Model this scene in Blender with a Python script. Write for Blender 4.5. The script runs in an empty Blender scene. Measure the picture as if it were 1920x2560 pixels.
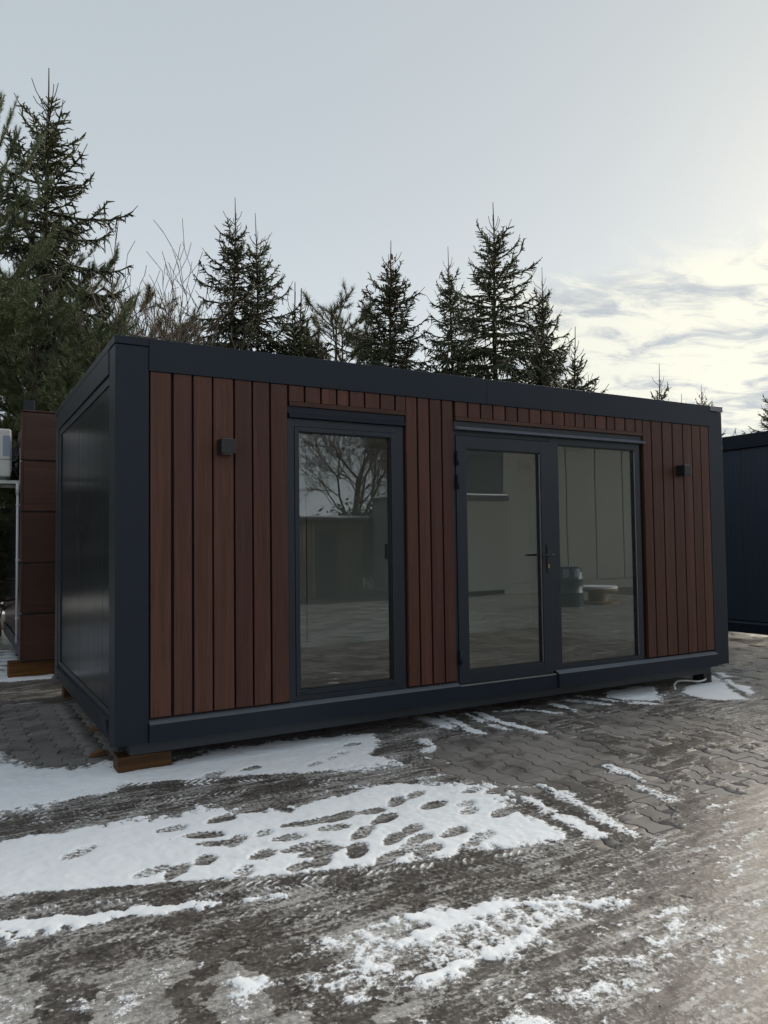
import bpy, bmesh, math, random
import numpy as np
from mathutils import Vector, Matrix

random.seed(7)
SC = bpy.context.scene
COL = SC.collection
R = math.radians

# ------------------------------------------------------------------ camera
# camera solved from the cabin's six visible corners; metres, z = 0 is the paving
W0, H0 = 1920.0, 2560.0            # photograph size
F0 = 1906.76                       # focal length in photograph pixels
YAW, PITCH, ROLL = R(29.703), R(2.438), R(-0.728)
Z0 = 0.185                         # underside of the cabin's posts above the paving
CAM = np.array([-0.9166, -5.0684, 1.2557 + Z0])
_f = np.array([math.sin(YAW) * math.cos(PITCH), math.cos(YAW) * math.cos(PITCH), math.sin(PITCH)])
_r = np.array([math.cos(YAW), -math.sin(YAW), 0.0])
_u = np.cross(_r, _f)
CR = math.cos(ROLL) * _r + math.sin(ROLL) * _u
CU = -math.sin(ROLL) * _r + math.cos(ROLL) * _u
CF = _f
cam_data = bpy.data.cameras.new('camera')
cam_data.sensor_fit = 'HORIZONTAL'
cam_data.sensor_width = 36.0
cam_data.lens = F0 / W0 * 36.0
cam_data.clip_start = 0.05
cam_data.clip_end = 3000.0
cam = bpy.data.objects.new('camera', cam_data)
M = Matrix.Identity(4)
for i in range(3):
    M[i][0], M[i][1], M[i][2], M[i][3] = CR[i], CU[i], -CF[i], CAM[i]
cam.matrix_world = M
COL.objects.link(cam)
SC.camera = cam


def ray(u, v):
    return CF + CR * (u - W0 / 2) / F0 + CU * (H0 / 2 - v) / F0


def on_z(u, v, z=0.0):
    d = ray(u, v)
    return CAM + d * (z - CAM[2]) / d[2]


def on_y(u, v, y=0.0):
    d = ray(u, v)
    return CAM + d * (y - CAM[1]) / d[1]


def on_x(u, v, x=0.0):
    d = ray(u, v)
    return CAM + d * (x - CAM[0]) / d[0]


DS = 1920.0 / 1659.0


def gd(x, y):                      # ground point from the 1659-wide view of the photograph
    return on_z(x * DS, y * DS)[:2]


# ------------------------------------------------------------------ sky, sun, exposure
SUN_AZ, SUN_EL = R(68.0), R(18.0)          # azimuth from +Y towards +X
SUN = np.array([math.sin(SUN_AZ) * math.cos(SUN_EL), math.cos(SUN_AZ) * math.cos(SUN_EL), math.sin(SUN_EL)])

world = bpy.data.worlds.new('World')
SC.world = world
world.use_nodes = True
wt = world.node_tree
wt.nodes.clear()


class NT:
    """small helper to write node trees"""
    def __init__(self, tree):
        self.t = tree

    def n(self, kind, **kw):
        nd = self.t.nodes.new(kind)
        for k, v in kw.items():
            setattr(nd, k, v)
        return nd

    def put(self, sock, val):
        if hasattr(val, 'is_linked') or isinstance(val, bpy.types.NodeSocket):
            self.t.links.new(val, sock)
        else:
            sock.default_value = val

    def math(self, op, a, b=None, c=None, clamp=False):
        nd = self.n('ShaderNodeMath', operation=op)
        nd.use_clamp = clamp
        self.put(nd.inputs[0], a)
        if b is not None:
            self.put(nd.inputs[1], b)
        if c is not None:
            self.put(nd.inputs[2], c)
        return nd.outputs[0]

    def vmath(self, op, a, b=None):
        nd = self.n('ShaderNodeVectorMath', operation=op)
        self.put(nd.inputs[0], a)
        if b is not None:
            self.put(nd.inputs[1], b)
        return nd.outputs['Value'] if op in ('DOT_PRODUCT', 'LENGTH') else nd.outputs[0]

    def mix(self, f, a, b, blend='MIX'):
        nd = self.n('ShaderNodeMix', data_type='RGBA', blend_type=blend)
        self.put(nd.inputs[0], f)
        self.put(nd.inputs[6], a if not isinstance(a, tuple) else (*a, 1)[:4])
        self.put(nd.inputs[7], b if not isinstance(b, tuple) else (*b, 1)[:4])
        return nd.outputs[2]

    def step(self, x, lo, hi, a=0.0, b=1.0):
        nd = self.n('ShaderNodeMapRange', interpolation_type='SMOOTHSTEP')
        self.put(nd.inputs[0], x)
        for i, v in zip((1, 2, 3, 4), (lo, hi, a, b)):
            self.put(nd.inputs[i], v)
        return nd.outputs[0]

    def noise(self, vec, scale, detail=4.0, rough=0.55, dist=0.0):
        nd = self.n('ShaderNodeTexNoise')
        if vec is not None:
            self.put(nd.inputs['Vector'], vec)
        nd.inputs['Scale'].default_value = scale
        nd.inputs['Detail'].default_value = detail
        nd.inputs['Roughness'].default_value = rough
        nd.inputs['Distortion'].default_value = dist
        return nd.outputs[0]

    def mapping(self, vec, scale=(1, 1, 1), rot=(0, 0, 0), loc=(0, 0, 0)):
        nd = self.n('ShaderNodeMapping')
        self.put(nd.inputs[0], vec)
        nd.inputs[1].default_value = loc
        nd.inputs[2].default_value = rot
        nd.inputs[3].default_value = scale
        return nd.outputs[0]

    def bump(self, h, strength, dist):
        nd = self.n('ShaderNodeBump')
        nd.inputs['Strength'].default_value = strength
        nd.inputs['Distance'].default_value = dist
        self.put(nd.inputs['Height'], h)
        return nd.outputs[0]


w = NT(wt)
tc = w.n('ShaderNodeTexCoord').outputs['Generated']
sky = w.n('ShaderNodeTexSky', sky_type='NISHITA')
sky.sun_disc = False
sky.sun_elevation = SUN_EL
sky.sun_rotation = SUN_AZ
sky.air_density = 1.0
sky.dust_density = 1.0
sky.ozone_density = 1.0
nd = w.vmath('NORMALIZE', tc)
sep = w.n('ShaderNodeSeparateXYZ')
w.put(sep.inputs[0], nd)
dx, dy, dz = sep.outputs
cs = w.vmath('DOT_PRODUCT', nd, tuple(SUN))
csp = w.math('MAXIMUM', cs, 0.0)
# thin high veil of cloud that the sun lights from behind
zc = w.math('MAXIMUM', dz, 0.0)
hor = w.math('POWER', w.math('SUBTRACT', 1.0, zc), 3.0)
veil = w.mix(hor, (2.62, 2.92, 3.15), (4.95, 5.33, 5.5))
glow = w.math('POWER', csp, 7.0)
glow2 = w.math('POWER', csp, 40.0)
veil = w.mix(1.0, veil, w.mix(glow, (0, 0, 0), (0.65, 0.50, 0.25)), 'ADD')
veil = w.mix(1.0, veil, w.mix(glow2, (0, 0, 0), (0.9, 0.75, 0.4)), 'ADD')
base = w.mix(0.955, sky.outputs[0], veil)
# a deck of broken altocumulus towards the sun, laid out on a flat cloud layer overhead
zz = w.math('ADD', zc, 0.06)
cx = w.math('DIVIDE', dx, zz)
cy = w.math('DIVIDE', dy, zz)
cmb = w.n('ShaderNodeCombineXYZ')
w.put(cmb.inputs[0], cx)
w.put(cmb.inputs[1], cy)
cp = cmb.outputs[0]
big = w.noise(w.mapping(cp, scale=(0.55, 0.55, 1), loc=(3.1, 0.4, 0)), 1.0, 3.0, 0.5)
warp = w.noise(w.mapping(cp, scale=(0.9, 0.9, 1), rot=(0, 0, R(-35))), 1.6, 5.0, 0.62, 0.6)
fine = w.noise(w.mapping(cp, scale=(1.0, 1.8, 1), rot=(0, 0, R(-60))), 2.6, 7.0, 0.66, 0.8)
da, db = R(55), R(100)
alo = w.math('ADD', w.math('MULTIPLY', cx, math.sin(da)), w.math('MULTIPLY', cy, math.cos(da)))
alo = w.math('ADD', alo, w.math('MULTIPLY', w.math('SUBTRACT', big, 0.5), 0.9))
alo = w.math('ADD', alo, w.math('MULTIPLY', w.math('SUBTRACT', fine, 0.5), 0.7))
deck = w.step(alo, 2.15, 2.6)
azl = w.math('DIVIDE', dx, w.math('MAXIMUM', w.math('ADD', w.math('ABSOLUTE', dy), 0.0), 0.01))
side = w.step(azl, 0.62, 0.88)
deck = w.math('MULTIPLY', deck, side)
puff = w.step(w.math('ADD', w.math('MULTIPLY', fine, 0.6), w.math('MULTIPLY', warp, 0.4)), 0.40, 0.56)
cl_lit = w.mix(1.0, (4.7, 4.75, 4.3), w.mix(w.math('POWER', csp, 12.0), (0, 0, 0), (1.2, 1.0, 0.45)), 'ADD')
cl_gap = w.mix(1.0, (2.65, 2.9, 3.2), w.mix(w.math('POWER', csp, 12.0), (0, 0, 0), (.4, .35, .25)), 'ADD')
cl = w.mix(puff, cl_gap, cl_lit)
fin = w.mix(w.math('MULTIPLY', deck, 0.9), base, cl)
bg = w.n('ShaderNodeBackground')
w.put(bg.inputs[0], fin)
bg.inputs[1].default_value = 0.1
wo = w.n('ShaderNodeOutputWorld')
wt.links.new(bg.outputs[0], wo.inputs[0])

sun_d = bpy.data.lights.new('sun', 'SUN')
sun_d.energy = 3.4
sun_d.angle = R(45)
sun_d.color = (1.0, 0.91, 0.78)
sun_o = bpy.data.objects.new('sun', sun_d)
sun_o.rotation_euler = Vector(tuple(-SUN)).to_track_quat('-Z', 'Y').to_euler()
sun_o.location = tuple(SUN * 40)
COL.objects.link(sun_o)

SC.view_settings.view_transform = 'Standard'
SC.view_settings.look = 'None'
SC.view_settings.exposure = 0.9
SC.view_settings.gamma = 1.0
SC.view_settings.use_curve_mapping = False
SC.render.engine = 'CYCLES'
SC.cycles.use_denoising = True
SC.cycles.max_bounces = 10
SC.cycles.diffuse_bounces = 5
SC.cycles.glossy_bounces = 5
SC.cycles.transparent_max_bounces = 12
SC.cycles.caustics_reflective = False
SC.cycles.caustics_refractive = False


# ------------------------------------------------------------------ materials
def mat(name):
    m = bpy.data.materials.new(name)
    m.use_nodes = True
    t = m.node_tree
    b = t.nodes['Principled BSDF']
    return m, NT(t), b


def objpos(k):
    return k.n('ShaderNodeTexCoord').outputs['Object']


def geopos(k):
    return k.n('ShaderNodeNewGeometry').outputs['Position']


def objrand(k):
    return k.n('ShaderNodeObjectInfo').outputs['Random']


def plain(name, col, rough=0.5, metal=0.0, spec=0.5, var=0.12, scale=6.0, bump=0.0, bscale=200.0, coat=0.0):
    m, k, b = mat(name)
    p = geopos(k)
    n = k.noise(p, scale, 5.0, 0.6)
    c1 = tuple(c * (1 - var) for c in col)
    c2 = tuple(min(1, c * (1 + var)) for c in col)
    k.put(b.inputs['Base Color'], k.mix(n, c1, c2))
    k.put(b.inputs['Roughness'], k.math('ADD', rough - 0.06, k.math('MULTIPLY', n, 0.12)))
    b.inputs['Metallic'].default_value = metal
    b.inputs['Specular IOR Level'].default_value = spec
    b.inputs['Coat Weight'].default_value = coat
    if bump:
        k.put(b.inputs['Normal'], k.bump(k.noise(p, bscale, 3.0, 0.6), bump, 0.002))
    return m


M_ANTH = plain('anthracite_paint', (0.0090, 0.0145, 0.0250), 0.42, spec=0.30, var=0.07, scale=3.0, bump=0.06, bscale=420.0)
M_FRAME = plain('frame_anthracite', (0.0095, 0.0150, 0.0245), 0.40, var=0.07, bump=0.04, bscale=500.0)
M_DARK = plain('dark_beam', (0.020, 0.024, 0.031), 0.5)
M_BLACK = plain('black_plastic', (0.010, 0.011, 0.013), 0.42)
M_RUBBER = plain('black_gasket', (0.008, 0.008, 0.009), 0.55)
M_LEDGE = plain('pale_ledge', (0.115, 0.127, 0.148), 0.45, var=0.15, scale=9.0)  # sill ledge strips, a paler grey than the sill below them
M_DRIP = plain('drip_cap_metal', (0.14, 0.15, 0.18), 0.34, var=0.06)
M_STRIP = plain('threshold_strip', (0.33, 0.33, 0.32), 0.35, metal=0.6)
M_STEEL = plain('galvanised_steel', (0.32, 0.33, 0.35), 0.35, metal=0.9)
M_BRASS = plain('lock_brass', (0.55, 0.43, 0.24), 0.3, metal=1.0)
M_WHITE = plain('white_enamel', (0.62, 0.62, 0.60), 0.4, var=0.06)
M_WPIPE = plain('white_pipe', (0.60, 0.61, 0.62), 0.4, var=0.05)
M_WALLIN = plain('interior_wall', (0.58, 0.61, 0.60), 0.6, var=0.03)
M_CEIL = plain('interior_ceiling', (0.80, 0.80, 0.78), 0.7, var=0.03)
M_CABLE = plain('white_cable', (0.66, 0.66, 0.62), 0.45, var=0.05)
M_CHIP = plain('split_wood', (0.16, 0.085, 0.04), 0.8, var=0.4, scale=40.0)
M_STONE = plain('pebble', (0.36, 0.34, 0.31), 0.7, var=0.4, scale=60.0)
M_LABEL = plain('paper_label', (0.30, 0.34, 0.46), 0.6, var=0.15, scale=70.0)
M_GREY = plain('grey_sheet', (0.13, 0.14, 0.13), 0.6)
M_HALL = plain('hall_sheet', (0.16, 0.175, 0.165), 0.6)
M_ROOF = plain('flat_roof', (0.12, 0.12, 0.125), 0.7)
M_SNOWCAP = plain('roof_snow', (0.82, 0.84, 0.87), 0.7, var=0.03)
M_BARK = plain('conifer_bark', (0.050, 0.034, 0.024), 0.9, var=0.35, scale=14.0)
M_BARE = plain('bare_bark', (0.105, 0.078, 0.060), 0.85, var=0.3, scale=14.0)
M_CONE = plain('spruce_cones', (0.085, 0.032, 0.014), 0.75, var=0.3, scale=20.0)
M_DRYLEAF = plain('dry_leaves', (0.16, 0.085, 0.035), 0.8, var=0.5, scale=9.0)


def side_mat():
    """glossy coated sandwich panel with fine vertical ribs and dust streaks"""
    m, k, b = mat('ribbed_sheet')
    p = geopos(k)
    s = k.n('ShaderNodeSeparateXYZ')
    k.put(s.inputs[0], p)
    rib = k.math('SINE', k.math('MULTIPLY', k.math('ADD', s.outputs[0], s.outputs[1]), 2 * math.pi / 0.026))
    rib = k.math('POWER', k.math('ABSOLUTE', rib), 6.0)
    st = k.noise(k.mapping(p, scale=(14, 14, 0.35)), 1.0, 4.0, 0.6)
    cl = k.noise(p, 1.3, 3.0, 0.5)
    dust = k.step(k.math('MULTIPLY', st, k.math('ADD', cl, 0.45)), 0.45, 0.75)
    k.put(b.inputs['Base Color'], k.mix(k.math('MULTIPLY', dust, 0.5), (0.011, 0.016, 0.024), (0.045, 0.050, 0.060)))
    b.inputs['Specular IOR Level'].default_value = 0.2
    k.put(b.inputs['Roughness'], k.math('ADD', 0.12, k.math('MULTIPLY', st, 0.14)))
    k.put(b.inputs['Normal'], k.bump(k.math('ADD', rib, k.math('MULTIPLY', st, 0.5)), 0.12, 0.0008))
    return m


M_SIDE = side_mat()
M_RIB = plain('blue_sheet', (0.022, 0.034, 0.054), 0.5, var=0.06)


def wood_mat(name, c1, c2, axis=2, rough=0.42):
    m, k, b = mat(name)
    p = objpos(k)
    off = k.n('ShaderNodeCombineXYZ')
    rr = objrand(k)
    k.put(off.inputs[0], k.math('MULTIPLY', rr, 17.0))
    k.put(off.inputs[2], k.math('MULTIPLY', rr, 9.0))
    p = k.vmath('ADD', p, off.outputs[0])
    sc = [26, 26, 26]
    sc[axis] = 0.9
    g = k.noise(k.mapping(p, scale=tuple(sc)), 1.0, 7.0, 0.65, 0.8)
    sc2 = [120, 120, 120]
    sc2[axis] = 3.0
    g2 = k.noise(k.mapping(p, scale=tuple(sc2)), 1.0, 3.0, 0.6)
    sc3 = [7, 7, 7]
    sc3[axis] = 0.5
    g3 = k.noise(k.mapping(p, scale=tuple(sc3)), 1.0, 3.0, 0.5)
    f = k.math('ADD', k.math('MULTIPLY', g, 0.55), k.math('MULTIPLY', g3, 0.45))
    f = k.step(f, 0.3, 0.7)
    col = k.mix(f, c1, c2)
    col = k.mix(k.step(g2, 0.52, 0.72, 0.0, 0.75), col, tuple(c * 0.45 for c in c1))
    hs = k.n('ShaderNodeHueSaturation')
    k.put(hs.inputs['Color'], col)
    k.put(hs.inputs['Value'], k.math('ADD', 0.80, k.math('MULTIPLY', rr, 0.40)))
    k.put(b.inputs['Base Color'], hs.outputs[0])
    b.inputs['Specular IOR Level'].default_value = 0.3
    k.put(b.inputs['Roughness'], k.math('ADD', rough, k.math('MULTIPLY', g2, 0.15)))
    k.put(b.inputs['Normal'], k.bump(k.math('ADD', g2, g), 0.16, 0.0012))
    return m


M_WOOD = wood_mat('walnut_plank', (0.060, 0.0225, 0.0142), (0.108, 0.0430, 0.0285))
M_WOODH = wood_mat('walnut_panel', (0.050, 0.020, 0.012), (0.085, 0.036, 0.023), axis=0)
M_GROOVE = wood_mat('groove_board', (0.010, 0.006, 0.005), (0.016, 0.009, 0.007))
M_SHED = wood_mat('weathered_boards', (0.16, 0.11, 0.07), (0.42, 0.31, 0.21), rough=0.7)
M_RUST = wood_mat('rusty_beam', (0.022, 0.010, 0.004), (0.17, 0.070, 0.012), axis=0, rough=0.6)


def lam_mat():
    m, k, b = mat('laminate_floor')
    p = geopos(k)
    g = k.noise(k.mapping(p, scale=(1.2, 14, 14)), 1.0, 5.0, 0.6, 0.4)
    k.put(b.inputs['Base Color'], k.mix(g, (0.10, 0.066, 0.047), (0.25, 0.175, 0.13)))
    b.inputs['Roughness'].default_value = 0.4
    return m


M_LAM = lam_mat()


def glass_mat():
    m, k, b = mat('window_glass')
    t = k.t
    t.nodes.remove(b)
    out = [n for n in t.nodes if n.type == 'OUTPUT_MATERIAL'][0]
    gn = k.n('ShaderNodeNewGeometry')
    p = gn.outputs['Position']
    wob = k.bump(k.noise(p, 1.1, 1.0, 0.4), 0.25, 0.004)
    ca = k.math('ABSOLUTE', k.vmath('DOT_PRODUCT', gn.outputs['Normal'], gn.outputs['Incoming']))
    f5 = k.math('POWER', k.math('SUBTRACT', 1.0, ca, clamp=True), 5.0)
    smear = k.math('MULTIPLY', k.step(k.noise(k.mapping(p, scale=(3, 3, .8)), 2.0, 6.0, 0.7), 0.5, 0.8), 0.012)
    refl = k.math('ADD', 0.095, k.math('MULTIPLY', f5, 0.925))
    tr = k.n('ShaderNodeBsdfTransparent')
    tr.inputs[0].default_value = (0.94, 0.96, 0.94, 1)
    gl = k.n('ShaderNodeBsdfGlossy')
    gl.inputs['Roughness'].default_value = 0.0
    gl.inputs[0].default_value = (0.95, 0.97, 1.0, 1)
    k.put(gl.inputs['Normal'], wob)
    mx = k.n('ShaderNodeMixShader')
    df = k.n('ShaderNodeBsdfDiffuse')
    df.inputs[0].default_value = (.6, .6, .58, 1)
    ms = k.n('ShaderNodeMixShader')
    k.put(ms.inputs[0], smear)
    t.links.new(tr.outputs[0], ms.inputs[1])
    t.links.new(df.outputs[0], ms.inputs[2])
    k.put(mx.inputs[0], refl)
    t.links.new(ms.outputs[0], mx.inputs[1])
    t.links.new(gl.outputs[0], mx.inputs[2])
    t.links.new(mx.outputs[0], out.inputs[0])
    return m


M_GLASS = glass_mat()


def needle_mat(name, c1, c2):
    m, k, b = mat(name)
    p = geopos(k)
    n = k.noise(p, 2.2, 4.0, 0.6)
    n2 = k.noise(p, 14.0, 2.0, 0.5)
    f = k.step(k.math('ADD', k.math('MULTIPLY', n, 0.6), k.math('MULTIPLY', n2, 0.4)), 0.35, 0.65)
    rr = objrand(k)
    hs = k.n('ShaderNodeHueSaturation')
    k.put(hs.inputs['Color'], k.mix(f, c1, c2))
    k.put(hs.inputs['Value'], k.math('ADD', 0.8, k.math('MULTIPLY', rr, 0.4)))
    k.put(b.inputs['Base Color'], hs.outputs[0])
    b.inputs['Roughness'].default_value = 0.65
    return m


M_SPRUCE = needle_mat('spruce_needles', (0.024, 0.033, 0.013), (0.066, 0.074, 0.028))
M_PINE = needle_mat('pine_needles', (0.065, 0.090, 0.036), (0.150, 0.172, 0.072))
M_PINEY = needle_mat('yellow_pine_needles', (0.085, 0.085, 0.040), (0.17, 0.155, 0.075))
M_HEDGE = needle_mat('hedge_leaves', (0.030, 0.034, 0.016), (0.065, 0.062, 0.030))


def paver_mat():
    m, k, b = mat('concrete_paver')
    p = geopos(k)
    rr = objrand(k)
    n = k.noise(p, 5.0, 5.0, 0.62)
    g = k.noise(p, 240.0, 2.0, 0.6)
    col = k.mix(n, (0.145, 0.134, 0.128), (0.22, 0.206, 0.198))
    col = k.mix(k.step(g, 0.56, 0.72, 0.0, 0.5), col, (0.075, 0.065, 0.058))
    wet = k.step(k.noise(p, 2.4, 6.0, 0.7, 0.5), 0.50, 0.60)
    col = k.mix(k.math('MULTIPLY', wet, 0.55), col, (0.055, 0.045, 0.040))
    hs = k.n('ShaderNodeHueSaturation')
    k.put(hs.inputs['Color'], col)
    k.put(hs.inputs['Value'], k.math('ADD', 0.85, k.math('MULTIPLY', rr, 0.3)))
    k.put(b.inputs['Base Color'], hs.outputs[0])
    k.put(b.inputs['Roughness'], k.math('SUBTRACT', 0.72, k.math('MULTIPLY', wet, 0.25)))
    k.put(b.inputs['Normal'], k.bump(g, 0.5, 0.002))
    return m


M_PAVER = paver_mat()
M_JOINT = plain('joint_sand', (0.045, 0.036, 0.030), 0.9, var=0.4, scale=30.0)


def cover_mat():
    """snow, dirty ice and slush: the mesh carries how much of each lies where"""
    m, k, b = mat('snow_and_ice')
    p = geopos(k)
    a1 = k.n('ShaderNodeAttribute', attribute_name='snow').outputs['Fac']
    a2 = k.n('ShaderNodeAttribute', attribute_name='ice').outputs['Fac']
    f1 = k.noise(p, 55.0, 5.0, 0.7)
    f2 = k.noise(p, 12.0, 5.0, 0.65, 0.5)
    f3 = k.noise(p, 260.0, 3.0, 0.6)
    fs = k.noise(k.mapping(p, scale=(3.0, 26.0, 1.0), rot=(0, 0, R(-20))), 1.0, 6.0, 0.65, 0.4)
    sm = k.math('ADD', a1, k.math('MULTIPLY', k.math('SUBTRACT', f1, 0.5), 1.15))
    sm = k.math('ADD', sm, k.math('MULTIPLY', k.math('SUBTRACT', f3, 0.5), 0.55))
    sm = k.math('ADD', sm, k.math('MULTIPLY', k.step(k.noise(p, 120.0, 2.0, 0.5), 0.60, 0.70), k.math('MULTIPLY', a2, 0.38)))
    sn = k.step(sm, 0.36, 0.66)
    im = k.math('ADD', a2, k.math('MULTIPLY', k.math('SUBTRACT', fs, 0.5), 1.7))
    im = k.math('ADD', im, k.math('MULTIPLY', k.math('SUBTRACT', f1, 0.5), 1.9))
    im = k.math('ADD', im, k.math('MULTIPLY', k.math('SUBTRACT', f3, 0.5), 1.1))
    ic = k.step(im, 0.28, 0.72)
    dirt = k.mix(k.step(k.math('ADD', k.math('MULTIPLY', f1, .5), k.math('MULTIPLY', f2, .5)), .38, .62), (0.042, 0.037, 0.033), (0.135, 0.121, 0.110))
    mot = k.step(k.math('ADD', k.math('MULTIPLY', f1, .55), k.math('MULTIPLY', fs, .45)), .40, .60)
    mot = k.math('ADD', k.math('MULTIPLY', mot, .75), k.math('MULTIPLY', f3, .25))
    ice = k.mix(mot, (0.130, 0.121, 0.113), (0.44, 0.427, 0.41))
    col = k.mix(ic, dirt, ice)
    scol = k.mix(k.noise(p, 3.0, 4.0, 0.6), (0.85, 0.88, 0.92), (0.91, 0.93, 0.96))
    scol = k.mix(k.step(k.math('ADD', k.math('MULTIPLY', f2, .6), k.math('MULTIPLY', k.noise(p, 1.7, 4.0, .6), .4)), .52, .74, 0.0, .38), scol, (.55, .55, .55))
    col = k.mix(sn, col, scol)
    k.put(b.inputs['Base Color'], col)
    rough = k.math('ADD', k.math('MULTIPLY', ic, 0.2), 0.34)
    rough = k.math('ADD', rough, k.math('MULTIPLY', sn, 0.25))
    k.put(b.inputs['Roughness'], rough)
    b.inputs['Specular IOR Level'].default_value = 0.25
    h = k.math('ADD', k.math('MULTIPLY', f1, 0.6), k.math('MULTIPLY', f3, 0.35))
    h = k.math('ADD', h, k.math('MULTIPLY', sn, 0.22))
    k.put(b.inputs['Normal'], k.bump(h, 0.55, 0.005))
    return m


M_COVER = cover_mat()


def land_mat():
    m, k, b = mat('far_ground')
    p = geopos(k)
    n = k.noise(p, 0.5, 6.0, 0.65)
    k.put(b.inputs['Base Color'], k.mix(k.step(n, 0.42, 0.56), (0.075, 0.060, 0.045), (0.62, 0.64, 0.67)))
    b.inputs['Roughness'].default_value = 0.85
    return m


M_LAND = land_mat()


# ------------------------------------------------------------------ mesh helpers
class MB:
    """collects shapes into one mesh"""
    def __init__(self):
        self.v, self.f = [], []

    def add(self, verts, faces):
        o = len(self.v)
        self.v += [tuple(map(float, p)) for p in verts]
        self.f += [tuple(i + o for i in f) for f in faces]
        return self

    def box(self, x0, x1, y0, y1, z0, z1, b=0.0):
        if b <= 0:
            vs = [(x, y, z) for x in (x0, x1) for y in (y0, y1) for z in (z0, z1)]
            fs = [(0, 1, 3, 2), (4, 6, 7, 5), (0, 4, 5, 1), (2, 3, 7, 6), (0, 2, 6, 4), (1, 5, 7, 3)]
            return self.add(vs, fs)
        bm = bmesh.new()
        bmesh.ops.create_cube(bm, size=1.0)
        for q in bm.verts:
            q.co = Vector((x0 + (q.co.x + .5) * (x1 - x0), y0 + (q.co.y + .5) * (y1 - y0), z0 + (q.co.z + .5) * (z1 - z0)))
        bmesh.ops.bevel(bm, geom=bm.edges[:], offset=b, segments=2, affect='EDGES', profile=0.5)
        bm.verts.index_update()
        self.add([q.co[:] for q in bm.verts], [[q.index for q in f.verts] for f in bm.faces])
        bm.free()
        return self

    def prism_x(self, x0, x1, prof):
        """profile of (y, z) points extruded along x"""
        n = len(prof)
        vs = [(x0, y, z) for y, z in prof] + [(x1, y, z) for y, z in prof]
        fs = [(i, (i + 1) % n, n + (i + 1) % n, n + i) for i in range(n)]
        fs += [tuple(range(n - 1, -1, -1)), tuple(range(n, 2 * n))]
        return self.add(vs, fs)

    def prism_y(self, y0, y1, prof):
        n = len(prof)
        vs = [(x, y0, z) for x, z in prof] + [(x, y1, z) for x, z in prof]
        fs = [(i, (i + 1) % n, n + (i + 1) % n, n + i) for i in range(n)]
        fs += [tuple(range(n - 1, -1, -1)), tuple(range(n, 2 * n))]
        return self.add(vs, fs)

    def tube(self, pts, r, sides=8):
        pts = [Vector(p) for p in pts]
        rs = r if isinstance(r, (list, tuple)) else [r] * len(pts)
        rings = []
        for i, p in enumerate(pts):
            d = (pts[min(i + 1, len(pts) - 1)] - pts[max(i - 1, 0)]).normalized()
            a = d.cross(Vector((0, 0, 1)))
            if a.length < 1e-3:
                a = d.cross(Vector((1, 0, 0)))
            a.normalize()
            c = d.cross(a)
            rings.append([p + (a * math.cos(2 * math.pi * q / sides) + c * math.sin(2 * math.pi * q / sides)) * rs[i] for q in range(sides)])
        vs = [q for rg in rings for q in rg]
        fs = []
        for i in range(len(pts) - 1):
            for q in range(sides):
                fs.append((i * sides + q, i * sides + (q + 1) % sides, (i + 1) * sides + (q + 1) % sides, (i + 1) * sides + q))
        fs.append(tuple(range(sides - 1, -1, -1)))
        fs.append(tuple((len(pts) - 1) * sides + q for q in range(sides)))
        return self.add(vs, fs)

    def build(self, name, material, parent=None, smooth=False, loc=None):
        me = bpy.data.meshes.new(name)
        me.from_pydata(self.v, [], self.f)
        me.update()
        return link_mesh(name, me, material, parent, smooth, loc)


def link_mesh(name, me, material, parent=None, smooth=False, loc=None):
    mats = material if isinstance(material, (list, tuple)) else [material]
    for m_ in mats:
        me.materials.append(m_)
    if smooth:
        me.polygons.foreach_set('use_smooth', [True] * len(me.polygons))
    o = bpy.data.objects.new(name, me)
    COL.objects.link(o)
    if parent is not None:
        o.parent = parent
    if loc is not None:
        o.location = loc
    return o


def np_mesh(name, V, F):
    """V (n,3) array; F (m,k) array of one polygon size, or a list of such arrays"""
    Fs = F if isinstance(F, list) else [F]
    me = bpy.data.meshes.new(name)
    me.vertices.add(len(V))
    me.vertices.foreach_set('co', np.ascontiguousarray(V, dtype=np.float32).ravel())
    li = np.concatenate([f.ravel() for f in Fs]).astype(np.int32)
    tot = np.concatenate([np.full(len(f), f.shape[1], np.int32) for f in Fs])
    start = np.concatenate([[0], np.cumsum(tot)[:-1]]).astype(np.int32)
    me.loops.add(len(li))
    me.loops.foreach_set('vertex_index', li)
    me.polygons.add(len(tot))
    me.polygons.foreach_set('loop_start', start)
    me.polygons.foreach_set('loop_total', tot)
    me.update(calc_edges=True)
    return me


def seg_mesh(name, P0, P1, R0, R1, sides=3):
    """many thin tapered sticks as one mesh"""
    P0, P1 = np.asarray(P0, float), np.asarray(P1, float)
    R0, R1 = np.asarray(R0, float), np.asarray(R1, float)
    d = P1 - P0
    d /= np.maximum(np.linalg.norm(d, axis=1, keepdims=True), 1e-6)
    ref = np.where(np.abs(d[:, 2:3]) < 0.9, np.array([[0, 0, 1.0]]), np.array([[1.0, 0, 0]]))
    a = np.cross(d, ref)
    a /= np.maximum(np.linalg.norm(a, axis=1, keepdims=True), 1e-6)
    c = np.cross(d, a)
    n = len(P0)
    V = np.zeros((n, 2 * sides, 3))
    for q in range(sides):
        off = a * math.cos(2 * math.pi * q / sides) + c * math.sin(2 * math.pi * q / sides)
        V[:, q] = P0 + off * R0[:, None]
        V[:, sides + q] = P1 + off * R1[:, None]
    b = (np.arange(n) * 2 * sides)[:, None]
    F = np.concatenate([b + np.array([[q, (q + 1) % sides, sides + (q + 1) % sides, sides + q]]) for q in range(sides)])
    return np_mesh(name, V.reshape(-1, 3), F)


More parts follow.
